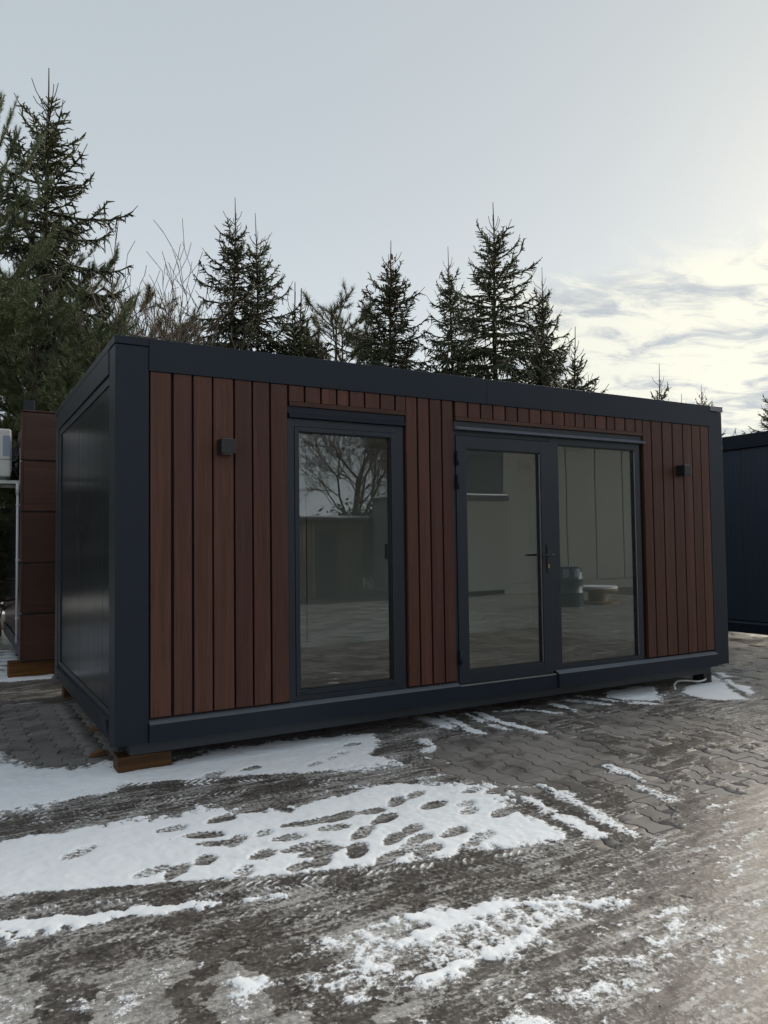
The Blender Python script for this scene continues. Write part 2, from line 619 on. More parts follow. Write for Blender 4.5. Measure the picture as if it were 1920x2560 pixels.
def tag(o, label=None, cat=None, group=None, kind=None):
    if label:
        o['label'] = label
    if cat:
        o['category'] = cat
    if group:
        o['group'] = group
    if kind:
        o['kind'] = kind
    return o


def thing(name, label, cat, loc=(0, 0, 0), group=None):
    o = bpy.data.objects.new(name, None)
    o.empty_display_size = 0.2
    COL.objects.link(o)
    o.location = loc
    return tag(o, label, cat, group)


def box_part(name, b6, material, parent, bev=0.002):
    return MB().box(*b6, b=bev).build(name, material, parent)


# ------------------------------------------------------------------ noise on arrays
def pnoise(x, y, seed=0):
    xi, yi = np.floor(x).astype(np.int64), np.floor(y).astype(np.int64)
    xf, yf = x - xi, y - yi

    def grad(ix, iy):
        h = (ix * 374761393 + iy * 668265263 + seed * 974711 + 1013904223) & 0xffffffff
        h = ((h ^ (h >> 13)) * 1274126177) & 0xffffffff
        h = (h ^ (h >> 16)) & 0xffff
        an = h.astype(np.float64) * (2 * math.pi / 65536.0)
        return np.cos(an), np.sin(an)
    u = xf * xf * xf * (xf * (xf * 6 - 15) + 10)
    v = yf * yf * yf * (yf * (yf * 6 - 15) + 10)

    def dot(ox, oy):
        gx, gy = grad(xi + ox, yi + oy)
        return gx * (xf - ox) + gy * (yf - oy)
    a = dot(0, 0) * (1 - u) + dot(1, 0) * u
    b = dot(0, 1) * (1 - u) + dot(1, 1) * u
    return (a * (1 - v) + b * v) * 1.5


def fbm(x, y, seed=0, oct=4, gain=0.5):
    s, a, f = 0.0, 1.0, 1.0
    for i in range(oct):
        s = s + a * pnoise(x * f, y * f, seed + i * 31)
        a *= gain
        f *= 2.03
    return s


def sst(x, a, b):
    t = np.clip((x - a) / (b - a), 0, 1)
    return t * t * (3 - 2 * t)


def poly_sd(X, Y, poly):
    """signed distance, positive inside"""
    poly = np.asarray(poly)
    d2 = np.full(X.shape, 1e9)
    ins = np.zeros(X.shape, bool)
    n = len(poly)
    for i in range(n):
        ax, ay = poly[i]
        bx_, by_ = poly[(i + 1) % n]
        ex, ey = bx_ - ax, by_ - ay
        t = np.clip(((X - ax) * ex + (Y - ay) * ey) / (ex * ex + ey * ey + 1e-12), 0, 1)
        d2 = np.minimum(d2, (X - ax - t * ex) ** 2 + (Y - ay - t * ey) ** 2)
        c = (ay > Y) != (by_ > Y)
        with np.errstate(divide='ignore', invalid='ignore'):
            xx = ax + (Y - ay) * ex / (ey if abs(ey) > 1e-12 else 1e-12)
        ins ^= c & (X < xx)
    d = np.sqrt(d2)
    return np.where(ins, d, -d)


def line_tv(X, Y, pts):
    """arc length t and signed offset v from a polyline"""
    best = np.full(X.shape, 1e9)
    T = np.zeros(X.shape)
    V = np.zeros(X.shape)
    acc = 0.0
    for i in range(len(pts) - 1):
        ax, ay = pts[i]
        ex, ey = pts[i + 1][0] - ax, pts[i + 1][1] - ay
        L = math.hypot(ex, ey)
        t = np.clip(((X - ax) * ex + (Y - ay) * ey) / (L * L), 0, 1)
        qx, qy = X - ax - t * ex, Y - ay - t * ey
        d = np.hypot(qx, qy)
        m_ = d < best
        best = np.where(m_, d, best)
        T = np.where(m_, acc + t * L, T)
        V = np.where(m_, np.where(ex * qy - ey * qx > 0, d, -d), V)
        acc += L
    return T, V, acc


def smooth_line(pts, k=3):
    p = np.asarray(pts, float)
    for _ in range(k):
        q = [p[0]]
        for i in range(len(p) - 1):
            q += [0.75 * p[i] + 0.25 * p[i + 1], 0.25 * p[i] + 0.75 * p[i + 1]]
        q.append(p[-1])
        p = np.array(q)
    return p


# ------------------------------------------------------------------ ground: land, paving bed
land = MB()
land.add([(-700, -700, -0.06), (700, -700, -0.06), (700, 700, -0.06), (-700, 700, -0.06)], [(0, 1, 2, 3)])
tag(land.build('ground', M_LAND), 'wintry ground with patchy snow beyond the paved yard', kind='structure')
paving = MB().box(-9, 20, -24, 14, -0.055, -0.014).build('paving', M_JOINT)
tag(paving, 'yard paved with interlocking concrete blocks under ice and snow', kind='structure')

# snow, ice and slush -------------------------------------------------
Rg6 = lambda pts: [gd(0.5 * x, 1555.3 + 0.5 * y) for x, y in pts]
Rg7 = lambda pts: [gd(829.5 + 0.5 * x, 1469 + 0.5 * y) for x, y in pts]
Rg8 = lambda pts: [on_z(1560 + .217 * x, 1400 + .217 * y)[:2] for x, y in pts]
Rgm = lambda pts: [on_z(1060 + .3858 * x, 1700 + .3858 * y)[:2] for x, y in pts]
Rgl = lambda pts: [on_z(.28933 * x, 1600 + .28933 * y)[:2] for x, y in pts]
Rgd = lambda pts: [gd(x, y) for x, y in pts]

SNOW = [   # polygon, edge softness (m), strength
    # strip in front of the cabin
    (Rg6([(-200, 200), (60, 190), (150, 210), (330, 215), (480, 180), (520, 215), (740, 190), (900, 140), (1200, 95), (1620, 60), (1640, 120), (1600, 150), (1659, 170), (1740, 190), (1560, 215), (1250, 235), (900, 255), (640, 285), (480, 315), (300, 350), (100, 390), (-200, 425)]), 0.06, 1.0),
    # the big trodden patch
    (Rg6([(-300, 580), (0, 530), (330, 475), (560, 440), (740, 425), (880, 390), (1000, 400), (1230, 400), (1400, 340), (1560, 300), (1760, 275)]) + Rgm([(420, 690), (520, 790), (660, 880), (850, 965), (980, 1020), (720, 1080), (380, 1110), (200, 1140), (0, 1165)]) + Rg6([(1640, 640), (1300, 665), (1100, 690), (900, 705), (600, 735), (300, 750), (0, 770), (-300, 800)]), 0.05, 1.0),
    # ridge between two tyre tracks
    (Rg6([(-200, 900), (0, 864), (350, 828), (750, 798), (860, 795), (1150, 762), (1180, 770), (960, 805), (740, 838), (400, 893), (100, 930), (-200, 960)]), 0.025, 1.0),
    # lower right banks
    (Rg7([(0, 1008), (240, 983), (560, 953), (830, 953), (1010, 962), (880, 1010), (820, 975), (600, 985), (500, 1010), (420, 1045), (300, 1100), (80, 1172), (30, 1150), (180, 1060), (0, 1040)]), 0.05, 0.9),
    (Rg7([(-60, 1370), (150, 1285), (400, 1180), (560, 1100), (690, 1045), (730, 1060), (640, 1150), (420, 1235), (250, 1300), (0, 1380)]), 0.06, 0.95),
    (Rg7([(700, 1350), (900, 1260), (1080, 1250), (1150, 1320), (1000, 1420), (800, 1440), (700, 1400)]), 0.12, 0.62),
    (Rg7([(860, 1190), (1100, 1160), (1200, 1220), (1180, 1280), (960, 1230)]), 0.10, 0.62),
    (Rg7([(1250, 1080), (1420, 1030), (1560, 1060), (1560, 1180), (1400, 1230), (1280, 1200)]), 0.14, 0.55),
    (Rg7([(480, 1470), (620, 1440), (760, 1480), (740, 1560), (480, 1540)]), 0.08, 0.7),
    (Rg7([(0, 1480), (200, 1440), (330, 1480), (250, 1560), (0, 1560)]), 0.08, 0.6),
    # lower left lumps
    (Rg6([(640, 1080), (760, 1070), (790, 1120), (730, 1180), (650, 1150)]), 0.05, 0.75),
    (Rg6([(840, 1040), (910, 1030), (900, 1060), (850, 1110)]), 0.03, 0.75),
    (Rg6([(1025, 1120), (1120, 1125), (1250, 1140), (1180, 1170), (1100, 1195), (1025, 1190)]), 0.05, 0.8),
    (Rg6([(1320, 1130), (1370, 1090), (1420, 1160), (1340, 1210)]), 0.05, 0.75),
    (Rg6([(1500, 1060), (1610, 1010), (1640, 1090), (1550, 1130)]), 0.05, 0.7),
    (Rg6([(310, 1180), (400, 1170), (430, 1220), (360, 1270), (320, 1240)]), 0.05, 0.66),
    (Rg6([(500, 1140), (570, 1150), (600, 1210), (530, 1250), (470, 1210)]), 0.05, 0.66),
    (Rg6([(1395, 1220), (1500, 1195), (1659, 1175), (1659, 1215), (1560, 1250), (1460, 1260)]), 0.05, 0.85),
    # by the far end of the cabin
    (Rg8([(-260, 1530), (0, 1480), (350, 1440), (405, 1628), (0, 1612), (-200, 1590)]), 0.03, 0.95),
    (Rg8([(660, 1520), (730, 1440), (860, 1410), (960, 1345), (1060, 1340), (1200, 1450), (1420, 1612), (1150, 1625), (900, 1605), (750, 1570)]), 0.06, 0.85),
    (Rg8([(990, 1290), (1130, 1300), (1230, 1350), (1200, 1370), (1080, 1330)]), 0.05, 0.9),
    (Rg8([(1080, 1360), (1180, 1370), (1300, 1440), (1450, 1460), (1515, 1550), (1430, 1560), (1280, 1480)]), 0.05, 0.9),
    ([(-6.5, 6.2), (-3.2, 5.6), (-.45, 6.4), (-.45, 10), (-6.5, 10)], 0.4, 0.95),
    # by the neighbouring cabin on the left
    (Rgl([(-400, 90), (0, 110), (130, 100), (190, 190), (470, 270), (470, 330), (340, 345), (110, 362), (-400, 390)]), 0.05, 0.95),
    (Rgl([(-300, 900), (20, 905), (110, 1010), (90, 1060), (240, 1090), (320, 1050), (330, 1110), (-300, 1160)]), 0.08, 0.6),
]
STREAK = [  # polyline, half width, strength
    (Rgm([(120, 235), (230, 290), (350, 345)]), 0.05, 0.9), (Rgm([(0, 250), (80, 270), (150, 310)]), 0.10, 0.8),
    (Rgm([(340, 208), (480, 270), (640, 310), (760, 345)]), 0.045, 0.85), (Rgm([(270, 220), (420, 290), (540, 325)]), 0.04, 0.7),
    (Rgm([(470, 205), (640, 190), (860, 215)]), 0.07, 0.62), (Rgm([(840, 160), (1010, 208)]), 0.05, 0.8),
    (Rgm([(930, 130), (1180, 160)]), 0.09, 0.6), (Rgm([(980, 105), (1250, 140), (1520, 160)]), 0.04, 0.8),
    (Rgm([(0, 390), (60, 430), (20, 460)]), 0.07, 0.7), (Rgm([(0, 500), (150, 540)]), 0.05, 0.6),
    (Rgm([(0, 640), (130, 620)]), 0.03, 0.6), (Rgm([(0, 670), (200, 672)]), 0.03, 0.6),
    (Rgm([(430, 690), (640, 760), (820, 850)]), 0.05, 0.8), (Rgm([(780, 690), (900, 745), (1060, 835), (1200, 930), (1330, 990)]), 0.065, 0.8),
    (Rgm([(880, 895), (1010, 950), (1140, 1010)]), 0.06, 0.85), (Rgm([(1200, 560), (1330, 610), (1410, 650)]), 0.07, 0.7),
    (Rgm([(1390, 690), (1480, 730), (1600, 775)]), 0.06, 0.7), (Rgm([(560, 690), (680, 700)]), 0.03, 0.6),
    (Rgm([(1080, 590), (1200, 600)]), 0.03, 0.5), (Rgm([(900, 350), (980, 360)]), 0.03, 0.5),
]
FEET = [(172, 1843, .3, 1.25), (325, 1887, .1, 1.2), (383, 1884, .5, 1.0), (442, 1861, .5, .8), (440, 1806, -.6, 1.2), (460, 1825, -.8, 1.1), (510, 1819, .6, 1.0), (570, 1802, .2, .7),
        (567, 1848, .1, .95), (527, 1885, .9, .9), (622, 1812, -.3, 1.2), (655, 1832, -.2, 1.5), (690, 1842, -.2, 1.2), (645, 1875, .1, .8), (650, 1782, -.5, 1.2), (695, 1862, .5, .9), (720, 1790, -.5, 1.0),
        (772, 1840, .6, 1.2), (785, 1800, .3, 1.2), (690, 1775, -.2, 1.3), (372, 1792, -.3, 1.0), (475, 1772, 0, 1.0), (530, 1752, 0, .9), (855, 1734, .4, 1.1), (897, 1719, .3, 1.0), (937, 1741, -.1, 1.1),
        (1004, 1739, 0, .9), (1019, 1709, -.1, .9), (1070, 1711, 0, 1.1), (1010, 1755, .2, .9), (1085, 1757, .1, 1.1), (890, 1794, .3, 1.0), (850, 1814, .3, 1.0), (980, 1799, .1, 1.1), (905, 1814, 0, 1.0),
        (1040, 1811, .1, 1.2), (925, 1839, .2, 1.2), (1010, 1834, .2, .9), (880, 1836, .1, 1.0), (715, 1640, .3, .6), (680, 1652, .2, .9), (542, 1662, .1, .9), (460, 1675, .1, 1.2), (742, 1628, .2, .6), (760, 1610, 0, .9),
        (830, 1770, .2, 1.1), (800, 1755, -.3, 1.0), (840, 1855, .1, 1.0), (740, 1765, .1, 1.1)]
TRACKS = [  # centre line, half width at both ends, chevron pitch, strength, snow ridges
    (Rg6([(-300, 505), (0, 462), (300, 420), (600, 378), (900, 335), (1200, 298), (1500, 262), (1700, 240)]), (0.16, 0.06), 0.040, 0.95, 0.45),
    (Rg6([(420, 290), (600, 287), (900, 272), (1200, 250), (1400, 240)]), (0.07, 0.07), 0.045, 0.75, 0.75),
    (Rg6([(-300, 850), (0, 822), (400, 783), (800, 750), (1100, 728), (1400, 700), (1659, 676)]) + Rg7([(100, 836), (400, 795), (700, 748), (900, 715)]), (0.12, 0.09), 0.040, 1.0, 0.52),
    (Rg6([(-300, 1075), (0, 1050), (300, 1010), (600, 960), (900, 890), (1200, 835), (1500, 790)]) + Rg7([(0, 905), (200, 870), (450, 820), (650, 790)]), (0.13, 0.12), 0.042, 0.7, 0.34),
    (Rg7([(640, 440), (900, 570), (1100, 690), (1300, 850), (1480, 1060)]), (0.10, 0.12), 0.042, 0.15, 0.14),
    (Rg7([(1000, 380), (1200, 490), (1450, 640), (1720, 830)]), (0.10, 0.12), 0.042, 0.15, 0.14),
    (Rg7([(1250, 360), (1450, 450), (1720, 600)]), (0.10, 0.12), 0.042, 0.15, 0.14),
    (Rg6([(700, 985), (1000, 925), (1300, 880), (1600, 835)]) + Rg7([(200, 915), (500, 875), (800, 830), (1050, 790)]), (0.11, 0.10), 0.042, 0.7, 0.34),
]


def cover_fields(X, Y):
    n1 = fbm(X * 1.7, Y * 1.7, 3, 5, 0.55)
    n2 = fbm(X * 6.0, Y * 6.0, 11, 4, 0.55)
    n3 = fbm(X * 22.0, Y * 22.0, 23, 3, 0.6)
    # wheel-drawn streaks sweep roughly along the yard
    U = 0.93 * X + 0.36 * Y
    V = -0.36 * X + 0.93 * Y
    st = fbm(U * 1.6, V * 9.0, 41, 4, 0.6)
    st2 = fbm(X * 5 + 0.3 * Y, Y * 16, 53, 4, 0.6)
    snow = np.full(X.shape, -0.1)
    for poly, soft, amp in SNOW:
        P = np.asarray(poly)
        lo, hi = P.min(0) - 0.5, P.max(0) + 0.5
        m_ = (X > lo[0]) & (X < hi[0]) & (Y > lo[1]) & (Y < hi[1])
        if not m_.any():
            continue
        sd = poly_sd(X[m_], Y[m_], poly) + 0.035 * n2[m_] + 0.016 * n3[m_] + 0.02 * n1[m_]
        wob = soft * (1.0 + 1.6 * sst(n1[m_] + .5 * n2[m_], -.1, .6))
        val = sst(sd + .05 * n3[m_] * (wob / soft - 1), -wob, wob) * amp
        snow[m_] = np.maximum(snow[m_], val)
    for line, hw, amp in STREAK:
        P = np.asarray(line)
        lo, hi = P.min(0) - 0.3, P.max(0) + 0.3
        m_ = (X > lo[0]) & (X < hi[0]) & (Y > lo[1]) & (Y < hi[1])
        if not m_.any():
            continue
        t, v, L = line_tv(X[m_], Y[m_], line)
        dd = np.abs(v) + 0.05 * n2[m_] + 0.04 * n3[m_]
        val = (1 - sst(dd, hw * 0.1, hw * 1.6)) * amp * (1.0 + .25 * n3[m_] + .2 * n2[m_])
        snow[m_] = np.maximum(snow[m_], val)
    thick = snow.copy()
    # distance from bare, clear areas: next to the cabin's left side and the clean blocks in the yard
    bare1 = sst(poly_sd(X, Y, Rgl([(60, 560), (640, 560), (700, 640), (1000, 960), (1000, 1040), (500, 1095), (330, 1080), (240, 1060), (120, 1000), (-200, 880), (-200, 690)])), -0.08, 0.12)
    bare2 = sst(poly_sd(X, Y, Rgm([(90, 400), (260, 370), (520, 370), (900, 365), (1120, 390), (1200, 460), (1160, 560), (1080, 640), (900, 690), (620, 700), (380, 640), (100, 590), (20, 480)])) + 0.07 * n2, -0.12, 0.12)
    bare = np.maximum(bare1, bare2)
    # dirty ice everywhere else, thinner to the far right
    ice = 0.54 + 0.28 * n1 + 0.16 * n2 + 0.36 * st + 0.10 * n3
    warm = sst(poly_sd(X, Y, Rg7([(600, 700), (900, 500), (1400, 420), (1800, 500), (1800, 1700), (-100, 1700), (-100, 1300), (500, 900)])), -0.5, 0.5)
    ice = ice - 0.13 * warm
    low = sst(poly_sd(X, Y, Rg6([(-300, 1120), (300, 1060), (900, 1010), (1300, 930), (1800, 830), (1800, 1500), (-300, 1500)])), -0.15, 0.2)
    ice = np.where(bare > .5, np.minimum(ice, .12), ice)
    bank = sst(poly_sd(X, Y, Rg7([(-60, 1020), (240, 985), (560, 955), (830, 955), (1010, 962), (900, 1050), (690, 1060), (560, 1110), (400, 1190), (150, 1295), (-60, 1380), (-420, 1330), (-300, 1120)])) + .06 * n2, -.06, .06)
    blob = fbm(X * 3.1 + 5, Y * 3.1, 77, 4, 0.5)
    ice = ice * (1 - .6 * low) + low * (.75 * sst(blob + .25 * n2 + .3 * bank, -.12, .12) + .1)
    ice = ice + .25 * bank
    dark = sst(poly_sd(X, Y, Rg7([(250, 130), (900, 90), (1659, 200), (1659, 420), (1250, 640), (950, 720), (700, 640), (480, 460), (250, 360)])), -0.2, 0.3)
    ice = ice - 0.22 * dark
    brown = sst(poly_sd(X, Y, Rgl([(-300, 380), (200, 360), (480, 340), (640, 540), (560, 600), (200, 650), (-300, 700)])), -0.1, 0.1)
    ice = ice - 0.3 * brown
    bare = np.maximum(bare, dark * sst(n1 + .35 * n2, -.15, .15))
    # flecks of old snow
    fleck = sst(st2 + 0.75 * n3 + 0.30 * n1, 0.30, 1.05) * 0.52
    fleck2 = sst(st + 0.75 * n3 + 0.35 * n2, 0.35, 1.1) * 0.52
    fl = np.maximum(fleck * (0.85 + .25 * warm), fleck2 * (0.65 + 0.5 * warm)) * (1 - bare) * (1 - 0.6 * brown)
    snow = np.maximum(snow, fl)
    snow = np.maximum(snow, bank * np.clip(.47 + .25 * n2 + .25 * n3 + .12 * n1, 0, .85))
    # tyre tracks
    rid = np.zeros(X.shape)
    for line, hws, pitch, amp, rs in TRACKS:
        L0 = smooth_line(line, 1)
        lo, hi = L0.min(0) - 0.4, L0.max(0) + 0.4
        m_ = (X > lo[0]) & (X < hi[0]) & (Y > lo[1]) & (Y < hi[1])
        if not m_.any():
            continue
        t, v, L = line_tv(X[m_], Y[m_], L0)
        av = np.abs(v)
        hw = hws[0] + (hws[1] - hws[0]) * t / L
        ends = sst(t, 0.02, 0.25) * (1 - sst(t, L - 0.4, L - 0.02))
        inside = (1 - sst(av + 0.02 * n2[m_], hw * 0.82, hw * 1.1)) * ends
        ch = np.sin(2 * math.pi * (t - 0.75 * np.abs((av % 0.13) - .0)) / pitch)
        lane = np.abs(np.sin(math.pi * (v / 0.065)))
        tread = sst(ch, -0.1, 0.55) * (0.35 + 0.65 * lane)
        patch = sst(n2[m_] + 0.6 * n1[m_], -0.35, 0.45)
        s0 = snow[m_]
        s1 = s0 * (1 - 0.97 * inside * amp)
        thick[m_] = thick[m_] * (1 - 0.97 * inside * amp)
        s1 = np.maximum(s1, inside * tread * rs * (.3 + .7 * patch) * 1.3)
        snow[m_] = s1
        ice[m_] = ice[m_] * (1 - 0.25 * inside) + inside * amp * amp * (0.50 * tread * (.35 + .65 * patch) - 0.14 + 0.2 * n2[m_])
        rid[m_] = np.maximum(rid[m_], inside * tread * amp * amp)
    # footprints
    press = np.zeros(X.shape)
    for fx, fy, an, sc in FEET:
        c = gd(fx, fy)
        m_ = (np.abs(X - c[0]) < 0.35) & (np.abs(Y - c[1]) < 0.35)
        if not m_.any():
            continue
        a = an + 0.25
        ux = (X[m_] - c[0]) * math.cos(a) + (Y[m_] - c[1]) * math.sin(a)
        vx = -(X[m_] - c[0]) * math.sin(a) + (Y[m_] - c[1]) * math.cos(a)
        wdt = (0.045 + 0.010 * np.sin(ux / (0.15 * sc) * 1.6)) * (0.85 + 0.3 * sc)
        e = np.sqrt((ux / (0.102 * sc)) ** 2 + (vx / wdt) ** 2) + 0.12 * n2[m_] + 0.08 * n3[m_]
        ins = (1 - sst(e, 0.62, 1.18)) * (.62 + .38 * math.sin(fx * 12.9 + fy) ** 2)
        bars = sst(np.sin(ux * 2 * math.pi / 0.032 + 2.0 * np.sin(vx * 40)), 0.1, 0.7)
        snow[m_] = snow[m_] * (1 - ins) + ins * (0.16 + 0.34 * bars * (0.45 + n2[m_]))
        ice[m_] = ice[m_] * (1 - ins) + ins * (0.58 + 0.25 * bars + 0.35 * n2[m_])
        press[m_] = np.maximum(press[m_], ins)
        thick[m_] = thick[m_] * (1 - ins)
    # snow pressed into ribs beside the left neighbour
    rp = sst(poly_sd(X, Y, Rgl([(-400, 90), (0, 105), (130, 95), (190, 190), (80, 260), (0, 320), (-400, 340)])), -0.05, 0.1)
    ribs = np.sin(2 * math.pi * (Y + 0.12 * X + 0.05 * n2) / 0.34)
    snow = snow * (1 - rp) + rp * (0.45 + 0.55 * ribs)
    snow = np.clip(snow, -0.2, 1)
    ice = np.clip(ice, 0, 1) * .72 + .10 + low * .35 * (sst(blob + .25 * n2, -.1, .1) - .45)
    snow = np.maximum(snow, low * .47 * sst(blob + .5 * n3 + .3 * n2, .15, .7))
    scov = sst(np.maximum(thick, rp * snow), 0.30, 0.75)
    # a sheet thick enough to bury the block tops except where it is bare
    fill = sst(0.95 + 0.25 * n1 + 0.25 * n2 + 0.15 * n3 - 3.2 * bare, -0.05, 0.35)
    fill = np.maximum(fill, scov)
    h = -0.0085 + fill * (0.0110 + 0.0016 * n2 + 0.0008 * n3)
    h = h + scov * (0.0045 + 0.002 * n1 + 0.0015 * n2 + 0.001 * n3) + rid * 0.005 + sst(snow, .3, .7) * .002
    h = h + rp * np.maximum(ribs, 0) * 0.035
    return h, np.clip(snow, 0, 1), ice, fill


def grid(x0, x1, y0, y1, s, hole=None):
    xs = np.arange(x0, x1 + s * .5, s)
    ys = np.arange(y0, y1 + s * .5, s)
    X, Y = np.meshgrid(xs, ys)
    nx, ny = len(xs), len(ys)
    idx = np.arange(nx * ny).reshape(ny, nx)
    F = np.stack([idx[:-1, :-1], idx[:-1, 1:], idx[1:, 1:], idx[1:, :-1]], -1).reshape(-1, 4)
    if hole:
        cxm = (X[:-1, :-1] + s / 2).ravel()
        cym = (Y[:-1, :-1] + s / 2).ravel()
        for h_ in hole:
            keep = ~((cxm > h_[0]) & (cxm < h_[1]) & (cym > h_[2]) & (cym < h_[3]))
            F, cxm, cym = F[keep], cxm[keep], cym[keep]
    return X.ravel(), Y.ravel(), F


INNER = (-1.5, 5.1, -4.2, 0.3)
gx1, gy1, gf1 = grid(*INNER, 0.010)
LEFT = (-1.5, 0.3, 0.3, 5.0)
gx3, gy3, gf3 = grid(*LEFT, 0.022)
gx2, gy2, gf2 = grid(-6.9, 15.0, -12.0, 10.2, 0.060, hole=[(INNER[0] + .02, INNER[1] - .02, INNER[2] + .02, INNER[3] - .02), (LEFT[0] + .02, LEFT[1] - .02, LEFT[2] - .05, LEFT[3] - .02)])
GX, GY = np.concatenate([gx1, gx3, gx2]), np.concatenate([gy1, gy3, gy2])
gh, gs, gi, _ = cover_fields(GX, GY)
gh[len(gx1) + len(gx3):] -= 0.0015
gme = np_mesh('snow_and_ice', np.stack([GX, GY, gh], -1), np.concatenate([gf1, gf3 + len(gx1), gf2 + len(gx1) + len(gx3)]))
for nm, arr in (('snow', gs), ('ice', gi)):
    at = gme.attributes.new(nm, 'FLOAT', 'POINT')
    at.data.foreach_set('value', arr.astype(np.float32))
tag(link_mesh('snow_and_ice', gme, M_COVER, smooth=True), 'trodden snow, dirty ice and slush lying over the paved yard', kind='stuff')

# concrete blocks: an interlocking wave on two sides, straight ends
PL, PP, PD = 0.200, 0.146, 0.013


def paver_outline(g):
    ys = [-0.5, -0.34, -0.16, 0.16, 0.34, 0.5]
    hs = [1, 1, -1, -1, 1, 1]
    right = [(PP / 2 + PD * h - g, y * PL - math.copysign(g, y) * (abs(y) == 0.5)) for y, h in zip(ys, hs)]
    return right + [(-x, y) for x, y in reversed(right)]


def paver_shape():
    g, c, t = 0.0024, 0.0045, 0.05
    o1, o2 = paver_outline(g), paver_outline(g + c)
    n = len(o1)
    vs = [(x, y, 0) for x, y in o2] + [(x, y, -0.006) for x, y in o1] + [(x, y, -t) for x, y in o1]
    fs = [tuple(range(n))]
    for k_ in (0, n):
        fs += [(k_ + i, k_ + n + i, k_ + n + (i + 1) % n, k_ + (i + 1) % n) for i in range(n)]
    return vs, fs


pvv, pvf = paver_shape()
pav_me = bpy.data.meshes.new('paver')
pav_me.from_pydata(pvv, [], pvf)
pav_me.update()
pav_me.materials.append(M_PAVER)
cells = []
for i in range(-46, 74):
    for j in range(-42, 46):
        x = i * PP
        y = (j + (0.5 if i % 2 else 0.0)) * PL
        if -6.5 < x < 10.5 and -5.6 < y < 8.2:
            cells.append((x, y))
cells = np.array(cells)
_, csn, _, cfill = cover_fields(cells[:, 0], cells[:, 1])
rel = np.column_stack([cells, np.zeros(len(cells))]) - CAM
dep = rel @ CF
uu = W0 / 2 + F0 * (rel @ CR) / np.maximum(dep, .1)
vv = H0 / 2 - F0 * (rel @ CU) / np.maximum(dep, .1)
under = (cells[:, 0] > -0.05) & (cells[:, 0] < 6.05) & (cells[:, 1] > -0.02) & (cells[:, 1] < 3.2)
vis = (dep > .5) & (uu > -20) & (uu < W0 + 20) & (vv < H0 + 20) & (cfill < 0.55) & ~under
order = np.where(vis)[0][np.argsort(dep[vis] + 3 * cfill[vis])]
pick = set(order[:290].tolist())
rv = np.array(pvv)
rest = [i for i in range(len(cells)) if i not in pick]
rng = np.random.default_rng(5)
for i in sorted(pick):
    o = bpy.data.objects.new('paver', pav_me)
    COL.objects.link(o)
    o.parent = paving
    o.location = (cells[i, 0], cells[i, 1], rng.uniform(-.0012, .0012))
    o.rotation_euler = (rng.normal(0, .003), rng.normal(0, .003), rng.normal(0, .004))
jz = rng.uniform(-.0012, .0012, len(rest))
V = rv[None, :, :] + np.column_stack([cells[rest], jz])[:, None, :]
nv = len(rv)
offs = (np.arange(len(rest)) * nv)[:, None]
Fn = [offs + np.array([f]) for f in pvf if len(f) == 12]
Fq = [offs + np.array([f]) for f in pvf if len(f) == 4]
tag(link_mesh('paver_field', np_mesh('paver_field', V.reshape(-1, 3), [np.concatenate(Fn), np.concatenate(Fq)]), M_PAVER, paving), kind='stuff')

# ------------------------------------------------------------------ the cabin
L, D, Hh = 6.0, 3.13, 2.627
cabin = thing('cabin', 'anthracite prefab cabin clad with vertical brown planks, glazed door and window', 'cabin', (0, 0, Z0))
PW = 0.211


def cpart(name, b6, m_=None, bev=0.002, parent=None):
    return box_part(name, b6, m_ or M_ANTH, parent or cabin, bev)


for px_, py_ in ((0, 0), (L - PW, 0), (0, D - PW), (L - PW, D - PW)):
    cpart('corner_post', (px_, px_ + PW, py_, py_ + PW, 0, 2.572), bev=0.003)
# roof edge: front fascia in two lengths, turned over the posts as a thin cap
for xa, xb in ((PW + .002, 2.9745), (2.9765, L - PW + .0215)):
    fa = MB().box(xa, xb, -0.006, 0.10, 2.414, Hh, b=0.003)
    fa.build('roof_fascia', M_ANTH, cabin)
for xa, xb in ((-0.006, PW),):
    cpart('roof_cap', (xa, xb, -0.006, 0.12, 2.5755, Hh), bev=0.003)
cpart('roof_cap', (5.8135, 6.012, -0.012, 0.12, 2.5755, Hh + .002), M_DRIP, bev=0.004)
cpart('roof_cap', (-0.006, 0.12, 0.122, D + .006, 2.5755, Hh), bev=0.004)
cpart('roof_cap', (L - .12, L + .009, 0.122, D + .006, 2.5755, Hh), bev=0.004)
cpart('roof_cap', (0.122, L - .122, D - .12, D + .006, 2.5755, Hh), bev=0.004)
cpart('roof_fascia', (-0.006, .10, PW + .002, D - PW - .002, 2.412, 2.574), bev=0.003)
cpart('roof_fascia', (L - .10, L + .006, PW + .002, D - PW - .002, 2.412, 2.574), bev=0.003)
cpart('roof_fascia', (PW + .002, L - PW - .002, D - .10, D + .006, 2.412, 2.574), bev=0.003)
cpart('roof', (0.10, L - .10, 0.10, D - .10, 2.50, 2.60), M_ROOF)
cpart('roof_snow', (0.35, L - .35, 1.9, D - .25, 2.601, 2.640), M_SNOWCAP, 0.015)
lump = MB()
c = on_y(610, 878, 0.32)
lump.add([(c[0] + a * math.cos(q) * .07, c[1] + .05 * a * math.sin(q), 2.60 + hh) for hh, a in ((0, 1), (.035, .8), (.05, .3)) for q in np.linspace(0, 2 * math.pi, 9)[:-1]],
         [(r_ * 8 + q, r_ * 8 + (q + 1) % 8, r_ * 8 + 8 + (q + 1) % 8, r_ * 8 + 8 + q) for r_ in range(2) for q in range(8)] + [tuple(range(16, 24))])
lump.build('roof_snow', M_SNOWCAP, cabin, True)
